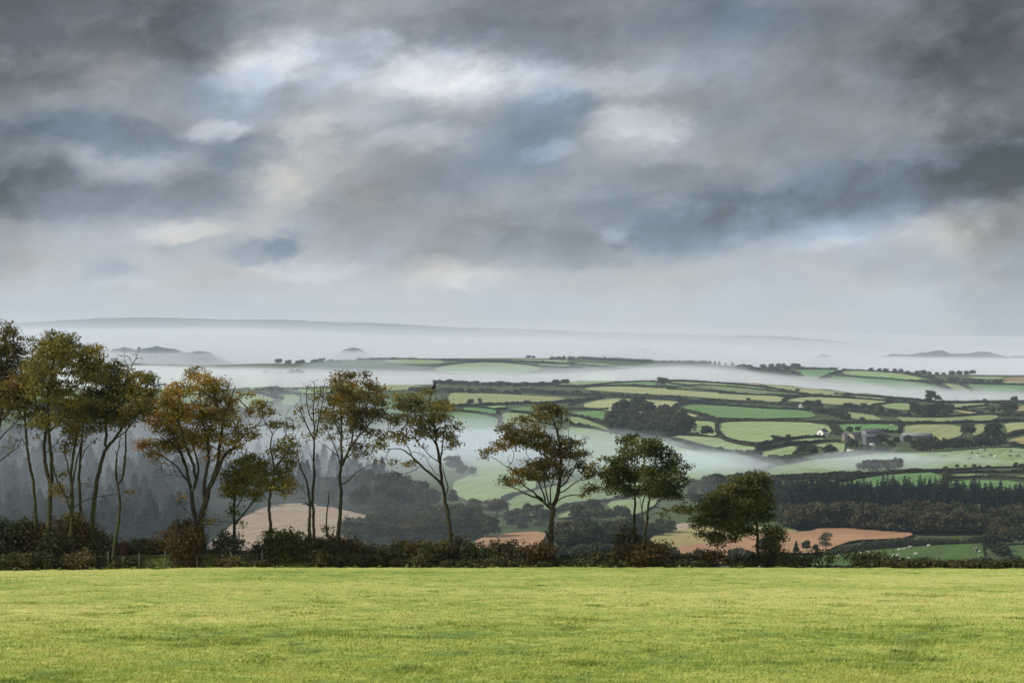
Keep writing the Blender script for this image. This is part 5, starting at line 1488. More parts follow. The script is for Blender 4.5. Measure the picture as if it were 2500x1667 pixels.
near_tree('beech_tree', c3, [([(350, 1480), (348, 1320), (345, 1180), (350, 1060), (342, 970), (322, 870), (276, 800), (262, 720), (256, 680)], 34, 6), ([(378, 1480), (376, 1300), (372, 1150), (358, 1000), (370, 850), (356, 700), (362, 600), (352, 480), (342, 380), (350, 250), (345, 180)], 26, 5), ([(362, 600), (312, 520), (272, 440), (236, 360), (222, 320)], 13, 3), ([(370, 590), (390, 480), (420, 380), (440, 280), (452, 180)], 12, 3), ([(350, 480), (312, 390), (300, 290), (310, 200)], 9, 3), ([(332, 1010), (290, 950), (255, 910)], 6, 2), ([(345, 1080), (318, 1045)], 16, 10), ([(360, 760), (330, 680)], 6, 3), ([(400, 440), (380, 330), (400, 220)], 6, 2), ([(290, 470), (250, 300), (262, 230)], 5, 2), ([(365, 700), (395, 690)], 4, 2), ([(440, 290), (470, 230)], 4, 2)],
          [(300, 240, 60, 80, .8, .0), (380, 230, 90, 90, .9, .10), (440, 240, 50, 80, .7, .12), (340, 360, 90, 90, .8, .16), (270, 400, 50, 80, .6, .05), (430, 400, 42, 45, 1, .8), (400, 480, 60, 50, .7, .25), (380, 560, 48, 24, 1, .9), (320, 560, 30, 22, .8, .9), (240, 380, 20, 40, .6, .4), (250, 780, 30, 40, .5, .4), (280, 900, 40, 40, .3, .0)],
          'olive', 'nearly bare twin stemmed tree with a twiggy grey top', seed=21, dens=34)
near_tree('beech_tree', c3, [([(540, 1500), (546, 1400), (562, 1280), (570, 1120), (580, 1000), (570, 900), (577, 800), (582, 730), (576, 560), (580, 440), (570, 330), (582, 170)], 36, 6), ([(576, 780), (562, 720), (520, 620), (470, 530), (420, 490)], 13, 4), ([(582, 780), (622, 700), (660, 620), (720, 560), (780, 480), (830, 400)], 20, 5), ([(590, 740), (640, 700), (700, 640), (740, 620)], 10, 4), ([(556, 700), (480, 650), (400, 600)], 8, 3), ([(583, 925), (640, 880), (700, 810), (780, 770), (860, 730)], 11, 3), ([(660, 620), (680, 480), (690, 330), (660, 190)], 12, 4), ([(576, 560), (520, 440), (500, 330), (530, 190)], 12, 4), ([(720, 560), (760, 400), (780, 260), (760, 120)], 10, 3), ([(780, 480), (860, 400), (900, 300)], 8, 3), ([(575, 1190), (610, 1160), (630, 1130)], 5, 2)],
          [(600, 115, 90, 34), (530, 175, 65, 60), (650, 185, 110, 60), (765, 170, 60, 60), (845, 205, 55, 36), (520, 300, 62, 58), (640, 275, 120, 75), (760, 285, 110, 65), (880, 290, 72, 46), (500, 415, 72, 48), (620, 395, 120, 70), (760, 400, 120, 60), (880, 390, 62, 46), (700, 475, 90, 46), (800, 530, 75, 36), (620, 540, 90, 50, .6, .5), (720, 640, 90, 50, .8), (740, 700, 50, 24), (480, 565, 42, 18), (440, 500, 40, 24, .5), (640, 640, 60, 40, .5, .4), (880, 740, 40, 30, .5, .2), (760, 105, 30, 24, .5), (610, 1140, 30, 30, .3, .2)],
          'rust', 'tall narrow rusty tree with one long bare side branch low at the right', seed=22)
near_tree('beech_tree', c3, [([(1398, 1500), (1394, 1430), (1385, 1300), (1370, 1150), (1346, 1030), (1326, 920), (1310, 780), (1296, 680), (1276, 590), (1270, 500), (1250, 400), (1230, 280)], 40, 6), ([(1324, 910), (1250, 840), (1170, 770), (1110, 700), (1050, 640), (980, 630), (920, 640)], 20, 4), ([(1175, 775), (1090, 822), (1000, 830), (960, 790)], 8, 3), ([(1310, 780), (1326, 640), (1342, 520), (1352, 400)], 13, 4), ([(1280, 620), (1222, 520), (1150, 440), (1090, 330)], 12, 4), ([(1352, 1000), (1386, 950), (1362, 910), (1346, 850), (1330, 770)], 10, 6), ([(1250, 400), (1310, 330), (1370, 270)], 7, 2), ([(1310, 760), (1230, 700), (1160, 640), (1100, 560)], 9, 3), ([(1110, 700), (1080, 620), (1010, 540), (960, 500)], 8, 3), ([(1290, 700), (1360, 640), (1420, 600)], 7, 3), ([(1270, 500), (1180, 420), (1140, 280)], 8, 3), ([(1330, 560), (1390, 500), (1440, 470)], 6, 2), ([(1300, 860), (1250, 800), (1200, 690)], 6, 3), ([(960, 640), (900, 700), (940, 760)], 5, 2)],
          [(1080, 260, 95, 38), (1200, 235, 65, 26), (1010, 300, 65, 46), (1150, 335, 130, 55), (1285, 330, 100, 46), (1370, 350, 60, 34), (1020, 425, 90, 55), (1180, 435, 120, 50), (1300, 425, 90, 46), (920, 540, 80, 36), (880, 615, 60, 38), (1030, 560, 70, 46), (1160, 540, 95, 46), (1295, 525, 110, 46), (1395, 555, 60, 36), (1435, 480, 50, 34, .8), (1405, 620, 60, 36), (1085, 758, 52, 22), (930, 740, 80, 24, .6, .5), (1150, 640, 60, 20, .5, .5), (1320, 270, 60, 40, .7, .1), (990, 830, 60, 40, .5, .15), (1180, 690, 90, 40, .5, .05)],
          'olive', 'leaning tree with a flat windswept crown and a long bare left limb', seed=23)
near_tree('beech_tree', c4, [([(808, 1560), (800, 1490), (800, 1350), (800, 1200), (812, 1080), (812, 1010), (832, 960), (852, 900), (882, 820), (886, 700), (892, 560), (882, 450), (860, 340), (820, 220), (780, 140)], 62, 8), ([(806, 1030), (788, 985), (742, 950), (662, 900), (600, 900), (500, 842), (440, 820)], 30, 5), ([(745, 950), (682, 880), (612, 830), (540, 780), (470, 720)], 22, 5), ([(770, 975), (732, 880), (720, 800), (680, 755)], 20, 8), ([(795, 1000), (758, 880), (755, 800), (730, 720)], 15, 7), ([(805, 1000), (790, 880), (800, 800), (822, 740)], 17, 7), ([(884, 830), (950, 760), (1000, 680), (1040, 600), (1060, 500)], 15, 4), ([(872, 880), (952, 830), (1010, 770), (1022, 745), (1100, 740), (1180, 720)], 13, 4), ([(862, 935), (920, 890), (1000, 882), (1080, 870), (1140, 830)], 12, 4), ([(891, 560), (940, 600), (972, 540), (982, 450)], 12, 5), ([(884, 690), (822, 600), (762, 540), (682, 490), (600, 430), (480, 350)], 14, 4), ([(700, 640), (560, 690), (440, 645), (380, 590), (320, 550), (240, 510), (190, 460)], 9, 3), ([(440, 640), (480, 570), (500, 490), (420, 440)], 6, 3), ([(960, 420), (945, 330), (975, 260), (982, 190)], 7, 3), ([(860, 340), (920, 260), (900, 190)], 8, 3), ([(840, 280), (740, 260), (620, 230), (540, 230)], 9, 3), ([(682, 490), (640, 380), (600, 300)], 8, 3), ([(800, 1270), (772, 1230), (755, 1195)], 26, 16), ([(720, 640), (600, 560), (560, 480)], 7, 3)],
          [(770, 140, 115, 45), (860, 170, 75, 50), (740, 215, 115, 36), (560, 215, 85, 38), (400, 285, 62, 42), (480, 325, 115, 48), (620, 325, 115, 58), (680, 395, 120, 58), (480, 395, 120, 48), (380, 440, 95, 36), (260, 475, 85, 30), (560, 425, 105, 42), (700, 465, 80, 30), (820, 475, 125, 65), (925, 435, 75, 58), (1020, 430, 62, 40), (960, 525, 95, 48), (1080, 540, 85, 36), (850, 555, 80, 36), (670, 615, 105, 46), (760, 615, 115, 58), (520, 690, 105, 42), (640, 695, 125, 48), (780, 715, 125, 46), (420, 780, 85, 36), (520, 755, 85, 32), (900, 690, 75, 48), (1100, 640, 85, 48), (1150, 690, 62, 46), (1165, 620, 40, 30), (1150, 815, 80, 38), (1110, 860, 60, 22, .7), (240, 530, 60, 24, .6, .6), (860, 300, 90, 80, .6, .1), (420, 570, 60, 70, .4, .05), (900, 230, 60, 60, .6, .5)],
          'rust', 'crooked wide tree with flat layered rusty pads, third from the right', seed=24, dens=37, leaves=21)
near_tree('beech_tree', c5, [([(530, 1600), (530, 1260), (541, 1120), (526, 1030), (541, 900), (536, 820), (541, 700), (540, 600), (540, 450), (520, 330)], 36, 7), ([(618, 1600), (620, 1260), (626, 1100), (650, 1010), (646, 900), (660, 780), (640, 650), (600, 480), (590, 300)], 38, 7), ([(617, 1060), (595, 950), (582, 905), (620, 840), (641, 760), (640, 680)], 20, 8), ([(590, 930), (575, 880), (582, 850), (566, 820), (575, 770)], 9, 4), ([(652, 1010), (690, 985), (680, 935), (740, 920), (800, 962), (870, 1000)], 11, 3), ([(660, 900), (720, 850), (800, 790), (880, 740)], 12, 4), ([(720, 880), (850, 885), (930, 925), (1000, 920)], 9, 3), ([(536, 820), (470, 780), (400, 720), (300, 660)], 11, 4), ([(660, 780), (722, 700), (800, 600), (880, 500), (940, 440)], 14, 4), ([(540, 640), (440, 560), (340, 480), (240, 410)], 11, 3), ([(640, 650), (700, 480), (720, 300), (700, 200)], 12, 4), ([(800, 640), (900, 570), (1000, 500)], 8, 3), ([(540, 500), (460, 380), (440, 250)], 9, 3), ([(720, 420), (800, 340), (850, 290)], 7, 3), ([(536, 830), (440, 800), (330, 790), (270, 770)], 6, 2)],
          [(480, 225, 110, 58), (600, 215, 140, 50), (700, 255, 85, 60), (540, 325, 150, 68), (680, 335, 120, 60), (840, 300, 50, 48), (230, 395, 42, 28, .8), (330, 435, 62, 60), (360, 515, 120, 70), (280, 560, 115, 58), (300, 640, 85, 58), (330, 715, 105, 46), (440, 635, 140, 85), (560, 560, 140, 80), (480, 735, 120, 46), (680, 515, 130, 80), (820, 425, 92, 68), (930, 425, 60, 58), (1005, 475, 52, 28), (900, 535, 120, 58), (1000, 600, 62, 38), (720, 635, 140, 80), (860, 655, 120, 70), (940, 755, 90, 58), (780, 745, 120, 48), (640, 735, 100, 46), (1020, 875, 82, 46), (940, 880, 62, 28), (830, 955, 60, 34, .6, .6), (190, 540, 40, 24), (420, 430, 100, 60), (1030, 930, 40, 40, .5, .6)],
          'dark', 'dense dark green tree on two thin crossing stems, second from the right', seed=25, dens=42, leaves=22, grow=1.10)
near_tree('beech_tree', c5, [([(1782, 1600), (1780, 1490), (1775, 1350), (1776, 1200), (1770, 1080), (1742, 980), (1722, 880), (1690, 760), (1660, 640)], 44, 8), ([(1774, 1200), (1702, 1130), (1600, 1100), (1480, 1062), (1350, 1040), (1220, 1020)], 18, 4), ([(1764, 1060), (1682, 960), (1560, 880), (1400, 820), (1280, 800)], 18, 4), ([(1770, 1060), (1832, 940), (1880, 820), (1860, 680)], 16, 4), ([(1776, 1260), (1832, 1190), (1900, 1160), (2000, 1150)], 11, 3), ([(1776, 1340), (1860, 1290), (1950, 1240), (2040, 1210)], 10, 3), ([(1720, 880), (1600, 780), (1500, 720)], 12, 4), ([(1700, 1130), (1560, 1160), (1420, 1210), (1320, 1260)], 10, 3), ([(1600, 1100), (1450, 1130), (1300, 1170), (1200, 1180)], 8, 3), ([(1776, 1240), (1700, 1200), (1600, 1200), (1520, 1220)], 8, 3), ([(1560, 880), (1400, 930), (1250, 1000)], 9, 3), ([(1700, 790), (1780, 700), (1800, 620)], 9, 3)],
          [(1620, 640, 140, 48), (1790, 615, 105, 58), (1860, 680, 72, 58), (1480, 715, 150, 56), (1650, 735, 170, 68), (1820, 775, 120, 78), (1320, 795, 160, 56), (1500, 835, 180, 78), (1700, 875, 180, 88), (1860, 875, 100, 88), (1250, 875, 140, 68), (1400, 935, 180, 76), (1600, 985, 180, 76), (1250, 1015, 150, 56), (1420, 1055, 150, 56), (1560, 1115, 160, 48), (1230, 1165, 90, 36, .8), (1350, 1195, 120, 46, .8), (1320, 1265, 90, 34, .6), (1500, 1215, 100, 46, .8), (1650, 1145, 90, 36, .7), (1870, 1000, 95, 60), (1900, 1145, 90, 38), (2000, 1160, 80, 36), (1950, 1240, 100, 36), (1880, 1290, 100, 46), (2050, 1205, 50, 28), (1960, 1340, 72, 66), (1160, 1100, 60, 20, .6), (1420, 1290, 60, 24, .5), (1740, 600, 80, 26), (1540, 630, 40, 40, .5)],
          'dark', 'low broad dark tree with its crown swept to the left, rightmost of the hedge trees', seed=26, dens=42, leaves=24, grow=1.10, fill=.30)
near_tree('dead_sapling', c3, [([(476, 1300), (475, 1240), (470, 1180), (486, 1080), (490, 965)], 13, 8), ([(474, 1200), (466, 1160)], 7, 4)], [(474, 1240, 20, 30, .8)], 'brush', 'dead leafless pole of a sapling between two tall trunks', seed=27)

# ------------------------------------------------------------------ hedge bank, shrubs, stump, fence
HD = 102.0


def bank():
    """A low earth bank the old hedge grows on."""
    xs = np.arange(-40, 42, 0.35)
    prof = np.array([(-1.6, -.25), (-1.2, .15), (-.75, .48), (-.2, .62), (.4, .6), (.9, .3), (1.5, -.5)])
    h = 0.65 + 0.7 * fbm(xs / 5, xs * 0, 8, 3)
    h *= np.interp(xs, [-40, -13, -11, -6.5, -5, 12, 16, 42], [.75, 1.0, 1.15, .9, .30, .15, -.3, -.4])
    V = []
    for k, (a, b) in enumerate(prof):
        V.append(np.stack([xs, HD + .5 + a * (.8 + .5 * fbm(xs / 2, xs * 0 + k, 4, 2)), pasture_z(xs, 100.2) + b * h + np.interp(xs, [-40, -4, 10, 15], [0, 0, -.3, -1.2])], 1))
    V = np.stack(V, 1).reshape(-1, 3)
    f = grid_faces(len(xs), len(prof))[:, ::-1]
    r = np.random.default_rng(2)
    m = 26000
    i = r.integers(0, len(xs) - 1, m)
    k = r.uniform(0.3, 4.6, m)
    k0 = k.astype(int)
    t = (k - k0)[:, None]
    G = V.reshape(len(xs), len(prof), 3)
    p = G[i, k0] * (1 - t) + G[i, k0 + 1] * t + np.stack([r.uniform(0, .35, m), np.zeros(m), np.zeros(m)], 1)
    a = r.uniform(0, 6.28, m)
    hh = r.uniform(.05, .20, (m, 1)) * np.interp(xs[i], [-13, -5, -4, 42], [1, 1, .5, .4])[:, None]
    side = np.stack([np.cos(a), np.sin(a), np.zeros(m)], 1) * .022
    ln = np.concatenate([r.normal(0, .3, (m, 2)), np.ones((m, 1))], 1) * hh
    bl = np.stack([p - side, p + side, p + ln], 1).reshape(-1, 3)
    me = mesh_np('earth_bank', np.concatenate([V, bl]), [f, np.arange(m * 3).reshape(-1, 3) + len(V)])
    m_, N = new_mat('bank_grass')
    g = N.n('ShaderNodeNewGeometry')
    nz = N.noise(g.outputs['Position'], .9, 5, .6)
    isl = g.outputs['Random Per Island']
    colour = N.mix(N.math('ADD', N.math('MULTIPLY', nz, .8), N.math('MULTIPLY_ADD', isl, .5, -.15), clamp=True), (.030, .045, .012), (.16, .19, .045))
    finish(N, colour, .9, translucent=.2, spec=.1)
    o = link('earth_bank', me, mat=m_)
    tag(o, 'grassy earth bank the hedge and trees grow on', 'bank', kind='structure')


bank()


def shrub(px, top, hw, pal, label, dy=0.0, seed=0, dens=1.0, twiggy=0.0, base=1388):
    r = np.random.default_rng(1000 + seed)
    D = HD + dy
    c = at(px, base, D)
    c[2] = float(pasture_z(c[0], 100.2)) - .1
    zt = at(px, top, D)[2]
    H = max(.4, zt - c[2])
    W = hw / F * D
    root = empty('hedge_shrub', c)
    parts = []
    ns = int(7 + 10 * W)
    ends = []
    for i in range(ns):
        a = r.uniform(0, 6.28)
        q = math.sqrt(r.uniform(0, 1)) * W * .95
        e = np.array([math.cos(a) * q, math.sin(a) * q * .7, H * (.55 + .40 * math.sqrt(max(0, 1 - (q / W) ** 2))) * r.uniform(.7, 1.0 + .25 * twiggy)])
        p0 = np.array([e[0] * .25, e[1] * .25, -.2])
        pm = (p0 + e) / 2 + r.normal(0, .08, 3)
        parts.append((*tube([p0, pm, e], [.022, .013, .005], 4), 0))
        for k in range(3):
            t = r.uniform(.45, .95)
            s = pm + (e - pm) * (t * 2 - .9) if t > .45 else pm
            e2 = s + np.array([r.normal(0, .25), r.normal(0, .2), abs(r.normal(.12, .10)) * min(1, H)])
            parts.append((*tube([s, e2], [.008, .003], 3), 0))
            ends.append(e2)
        ends.append(e)
    v, f, m = join(parts)
    link('stems', mesh_np('stems', v, f), root, mat=BARK)
    n = int(2600 * dens * max(.35, W * H / 1.2))
    lob = np.array(ends)[r.integers(0, len(ends), max(5, int(5 + 6 * W)))]
    pick = r.integers(0, len(lob), n)
    rad = np.minimum(.22 + .26 * H * r.uniform(.6, 1, len(lob)), .42 * H)
    lob = lob.copy()
    lob[:, 2] = np.minimum(lob[:, 2], H - rad * .55)
    u = rand_dirs(n, r) * (r.uniform(0, 1, (n, 1)) ** .4)
    p = lob[pick] * [1, 1, .86] + u * rad[pick][:, None] * [1.1, 1, .75]
    fill = r.uniform(0, 1, n) < .45 * (1 - .7 * twiggy)
    q = rand_dirs(n, r)
    q[:, 2] = np.abs(q[:, 2])
    body = q * (r.uniform(.25, 1, (n, 1)) ** .5) * [W, W * .75, H * .86]
    p = np.where(fill[:, None], body, p)
    e = np.array(ends)
    onend = r.uniform(0, 1, n) < .22 + .5 * twiggy
    p = np.where(onend[:, None], e[r.integers(0, len(e), n)] + r.normal(0, .09, (n, 3)), p)
    p = p[(p[:, 2] > .02) & (p[:, 2] < H * (1.04 + .10 * r.uniform(0, 1, len(p)) + .25 * twiggy))]
    lv, lf = cards(p, .085, r, .4, .65)
    link('foliage', mesh_np('foliage', lv, lf), root, mat=LEAF[pal])
    tag(root, label, 'shrub')
    return root


SHRUBS = [
    (15, 1262, 70, 'brushgreen', 'dark leafy shrub cut by the left edge of the view'), (78, 1262, 62, 'rustbush', 'rusty green shrub round the foot of the second tree from the left', .5),
    (128, 1305, 55, 'brushgreen', 'dark shrub at the foot of the tuning fork tree', -.3), (180, 1262, 48, 'rustbush', 'red brown shrub round the foot of the tree with the broken limb', .4),
    (225, 1300, 45, 'brushgreen', 'very dark green shrub right of the red brown one', .2), (60, 1345, 60, 'brush', 'brownish tangle of dead grass and bramble by the first fence posts', -.9, .7),
    (200, 1345, 36, 'straw', 'tan hanging clump of dead grass under the red brown shrub', -1.0, .9), (145, 1355, 40, 'brushgreen', 'low dark shrub between the two dead grass clumps', -.8),
    (265, 1358, 34, 'brushgreen', 'low dark shrub left of the slim wavy trunk', -.3), (340, 1325, 50, 'brush', 'brown shrub just right of the dead stump', 1.2, .9),
    (395, 1325, 42, 'brush', 'low brown bracken between the stump and the orange tree', 1.4, .9), (330, 1362, 30, 'brushgreen', 'small dark bramble under the dead stump', -.6),
    (452, 1268, 42, 'rustbush', 'rust coloured shrub hugging the trunk of the great orange tree', -.5, 1.5), (550, 1288, 42, 'grey', 'grey green bush against the pink stubble hill', .3, .9),
    (566, 1362, 24, 'straw', 'arching tuft of straw coloured grass on the bank', -1.1, 1.3), (492, 1366, 40, 'brushgreen', 'dark bramble at the foot of the orange tree', -.2, .6),
    (622, 1352, 40, 'brushgreen', 'low dark bramble left of the thin crooked trunk', -.4), (690, 1290, 50, 'dark', 'pointed dark green bush right of the thin crooked trunk', -.3, 1.4),
    (640, 1322, 26, 'brush', 'small brown bush behind the thin crooked trunk', .5), (745, 1312, 36, 'rustbush', 'rusty bush between the pointed bush and the bare tree', .5),
    (782, 1318, 52, 'brush', 'rounded dark brown bush at the foot of the bare twin stemmed tree', -.5, 1.5), (822, 1300, 36, 'rustbush', 'reddish bush between the bare tree and the tall narrow tree', .6),
    (862, 1318, 40, 'brush', 'brown bush right of the tall narrow rusty tree', .4), (905, 1330, 44, 'brush', 'first of the long brown bushes between the tall narrow and the leaning tree', .2),
    (950, 1345, 40, 'brushgreen', 'low greenish bush among the long brown bushes', -.4), (978, 1316, 38, 'brush', 'upright brown bush with a pointed top among the long brown bushes', .4),
    (1022, 1322, 46, 'rustbush', 'broad russet bush left of the leaning trunk', .3, 1.2), (1062, 1318, 42, 'brush', 'brown green bush touching the leaning trunk on its left', -.3, 1.2),
    (1128, 1310, 46, 'brush', 'flat topped brown bush right of the leaning trunk', .2, 1.3), (1180, 1345, 36, 'brush', 'low twiggy bush before the pinkish stubble slope', 0, .6, .8),
    (1215, 1330, 40, 'rustbush', 'thin reddish twiggy bush before the pinkish stubble slope', .3, .5, 1.0), (1258, 1332, 36, 'brush', 'thin brown twiggy bush nearest the crooked tree on its left', 0, .7, .8),
    (1320, 1326, 46, 'rustbush', 'rusty green bush pressed against the crooked trunk', -.4, 1.3), (1372, 1360, 36, 'brushgreen', 'low bush right of the crooked trunk', 0), (1430, 1352, 46, 'brush', 'low dark brown hedge bush between the crooked tree and the twin trunks', 0, 1.0),
    (1478, 1345, 40, 'brush', 'low dark hedge bush touching the twin trunk bush on its left', .1), (1530, 1292, 36, 'brush', 'tall sparse brown bush left of the twin trunks', .3, .6, .6),
    (1560, 1316, 58, 'rustbush', 'big brown green bush round the foot of the twin trunks', -.4, 1.4), (1604, 1326, 40, 'brush', 'brown right shoulder of bush beside the twin trunk bush', .2),
    (1668, 1352, 40, 'brush', 'low dark bush right of the twin trunk bush', 0), (1712, 1358, 34, 'brush', 'low dark bush before the greyish round tree', 0), (1745, 1348, 36, 'rustbush', 'reddish twiggy bush before the stubble field', 0, .8, .5),
    (1806, 1362, 40, 'brushgreen', 'low dark bush left of the rightmost trunk', 0), (1882, 1345, 46, 'dark', 'dark bush right of the rightmost trunk', 0, 1.2), (1945, 1356, 46, 'brush', 'loose twiggy bush before the sheep field, nearest the rightmost tree', 0, .4, .9),
    (2010, 1350, 44, 'brushgreen', 'tall loose twiggy bush before the sheep field', .2, .28, 1.0), (2085, 1348, 44, 'brushgreen', 'airy bush with long shoots in front of the white sheep', 0, .28, 1.0), (2140, 1352, 46, 'brushgreen', 'denser dark bush in front of the white sheep', .2, .45, .8),
    (2200, 1366, 42, 'brushgreen', 'low dark bush at the thinning end of the hedge', 0, .7, .5), (2265, 1380, 40, 'brushgreen', 'very low bush at the end of the hedge', 0, .6, .5),
]
sr = np.random.default_rng(31)
for px in np.concatenate([np.arange(660, 2200, 52), np.arange(2200, 2520, 34), np.arange(20, 340, 60)]):
    if sr.uniform() < .16 and 660 < px < 2200:
        continue
    low = float(np.interp(px, [0, 660, 1400, 1850, 1950, 2260, 2500], [1352, 1358, 1371, 1377, 1382, 1383, 1380]))
    SHRUBS.append((float(px + sr.uniform(-14, 14)), low + sr.uniform(-9, 10), 34 * sr.uniform(.75, 1.25), ['brushgreen', 'brush', 'brushgreen'][int(sr.integers(3))], 'low dark bramble thicket along the foot of the hedge', -.75, 1.25))
for i, s in enumerate(SHRUBS):
    px, top, hw, pal, lab = s[:5]
    if px < 480 and top < 1345:
        top -= 16
    elif not lab.startswith('low dark bramble'):
        top -= 5
    ex = list(s[5:]) + [0, 1.0, 0.0][len(s[5:]):]
    o = shrub(px, top, hw, pal, lab, dy=ex[0], seed=i, dens=ex[1], twiggy=ex[2])
    if lab.startswith('low dark bramble thicket'):
        o['group'] = 'bramble thickets along the hedge foot'


def rough_post(name, px, top, wid, mat, label, cat, dy=0.0, base=1392, jag=.25, seed=0, parent=None):
    r = np.random.default_rng(seed)
    D = HD + dy
    b, t = at(px, base, D), at(px, top, D)
    H = t[2] - b[2]
    k = 12
    V = []
    for j, h in enumerate(np.linspace(0, 1, 6)):
        for i in range(k):
            a = 2 * np.pi * i / k
            q = wid * (1 + .35 * (1 - h) ** 3) * r.uniform(.85, 1.15)
            V.append([math.cos(a) * q, math.sin(a) * q, h * H - (r.uniform(0, jag) * H if j == 5 else 0)])
    V = np.array(V + [[0, 0, H * (1 - jag * .8)]])
    fs = []
    for j in range(5):
        for i in range(k):
            fs.append([j * k + i, j * k + (i + 1) % k, (j + 1) * k + (i + 1) % k, (j + 1) * k + i])
    tri = [[5 * k + i, 5 * k + (i + 1) % k, 6 * k] for i in range(k)]
    me = mesh_np(name, V, [np.array(fs), np.array(tri)])
    o = link(name, me, parent, loc=b - (np.array(parent.location) if parent else 0), mat=mat)
    if label:
        tag(o, label, cat)
    return o


M_stump = simple_mat('rotten_wood', (.075, .036, .022), .6, 7.0, .95, .6)
M_post = simple_mat('fence_wood', (.085, .075, .055), .4, 9.0)
M_wire = simple_mat('fence_wire', (.18, .18, .17), .1, 9.0, .5)
rough_post('tree_stump', 297, 1316, .36, M_stump, 'jagged rotten red brown stump beside the slim wavy trunk', 'stump', .3, jag=.42, seed=3)
fence = empty('wire_fence', at(130, 1388, 100.9))
xs_post = [8, 44, 88, 128, 160, 205, 232, 264, 300, 340, 404, 481, 564, 640]
for i, px in enumerate(xs_post):
    b = at(px, 1386, 100.9)
    b[2] = float(pasture_z(b[0], 100.9))
    h = .82 + .12 * math.sin(i * 2.1)
    v, f = tube([[0, 0, -.1], [.01, 0, h * .5], [.02 * math.sin(i), 0, h]], [.045, .043, .040], 8)
    cap = np.array([[16, 17, 18, 19], [16, 19, 20, 23], [20, 21, 22, 23]])
    me = mesh_np('post', v, [f, cap])
    link('post', me, fence, loc=b - np.array(fence.location), mat=M_post)
for hz in (.35, .7):
    pts = []
    for px in xs_post:
        b = at(px, 1386, 100.86)
        b[2] = float(pasture_z(b[0], 100.9)) + hz
        pts.append(b - np.array(fence.location))
    v, f = tube(pts, np.full(len(pts), .004), 4)
    link('wire', mesh_np('wire', v, f), fence, mat=M_wire)
tag(fence, 'old wire fence on wooden posts along the left foot of the hedge', 'fence')

# coarse weeds along the pasture's lower edge
wr = np.random.default_rng(77)
VW = []
for i in range(60):
    px = wr.uniform(-20, 1500) if i < 48 else wr.uniform(1500, 2500)
    y = wr.uniform(98, 101.0)
    x = (px - CX) / F * y
    z = float(pasture_z(x, y))
    for k in range(int(wr.integers(8, 20))):
        a = wr.uniform(0, 6.28)
        L = wr.uniform(.07, .20)
        e = np.array([math.cos(a) * L * .8, math.sin(a) * L * .8, L * wr.uniform(.4, 1)])
        s = np.array([-math.sin(a), math.cos(a), 0]) * .025
        b = np.array([x, y, z])
        VW += [b, b + e * .5 + s + [0, 0, .03], b + e, b + e * .5 - s + [0, 0, .03]]
VW = np.array(VW)
o = link('weeds', mesh_np('weeds', VW, np.arange(len(VW)).reshape(-1, 4)), mat=leaf_mat('dock_leaves', [(0, (.10, .16, .05)), (.6, (.20, .27, .09)), (1, (.28, .31, .13))]))
tag(o, 'coarse weeds and thistles along the lower edge of the pasture', 'weeds', kind='stuff')

# ------------------------------------------------------------------ animals


def skin_body(name, verts, edges, radii, sub=1):
    """One continuous body grown round a skeleton."""
    me = bpy.data.meshes.new(name)
    me.from_pydata(verts, edges, [])
    ob = bpy.data.objects.new('build', me)
    COL.objects.link(ob)
    sk = ob.modifiers.new('skin', 'SKIN')
    for i, rr in enumerate(radii):
        me.skin_vertices[0].data[i].radius = rr if isinstance(rr, tuple) else (rr, rr)
    me.skin_vertices[0].data[0].use_root = True
    ss = ob.modifiers.new('sub', 'SUBSURF')
    ss.levels = ss.render_levels = sub
    dg = bpy.context.evaluated_depsgraph_get()
    res = bpy.data.meshes.new_from_object(ob.evaluated_get(dg))
    res.name = name
    bpy.data.objects.remove(ob)
    for p in res.polygons:
        p.use_smooth = True
    return res


def quadruped(name, L, H, body, neck, head, graze, legr):
    """Body along +X: rump, belly, chest, neck, head; four jointed legs; tail."""
    zb = H - body
    hx, hz = (L * .72, H * .12) if graze else (L * .74, H * 1.12)
    V = [(0, 0, zb), (-L * .38, 0, zb + .02 * H), (L * .34, 0, zb), (L * .52, 0, zb + (.02 if graze else .16) * H), (L * .62, 0, (zb + hz) / 2), (hx, 0, hz), (hx + L * .17, 0, hz - .07 * H)]
    E = [(0, 1), (0, 2), (2, 3), (3, 4), (4, 5), (5, 6)]
    Rr = [body, body * .88, body * .92, neck * 1.2, neck, head, head * .6]
    for sy in (-1, 1):
        i = len(V)
        V += [(-L * .40, sy * body * .5, zb - body * .5), (-L * .37, sy * body * .55, H * .38), (-L * .45, sy * body * .55, H * .24), (-L * .43, sy * body * .55, .02)]
        E += [(1, i), (i, i + 1), (i + 1, i + 2), (i + 2, i + 3)]
        Rr += [legr * 2, legr * 1.5, legr, legr * .9]
        i = len(V)
        V += [(L * .34, sy * body * .5, zb - body * .5), (L * .35, sy * body * .5, H * .26), (L * .34, sy * body * .5, .02)]
        E += [(2, i), (i, i + 1), (i + 1, i + 2)]
        Rr += [legr * 1.8, legr, legr * .9]
        j = len(V)
        V += [(hx - L * .02, sy * head * 1.7, hz + head * .7)]
        E += [(5, j)]
        Rr += [head * .3]
    i = len(V)
    V += [(-L * .50, 0, zb + .05 * H), (-L * .54, 0, H * .45)]
    E += [(1, i), (i, i + 1)]
    Rr += [legr, legr * .6]
    return skin_body(name, V, E, Rr)


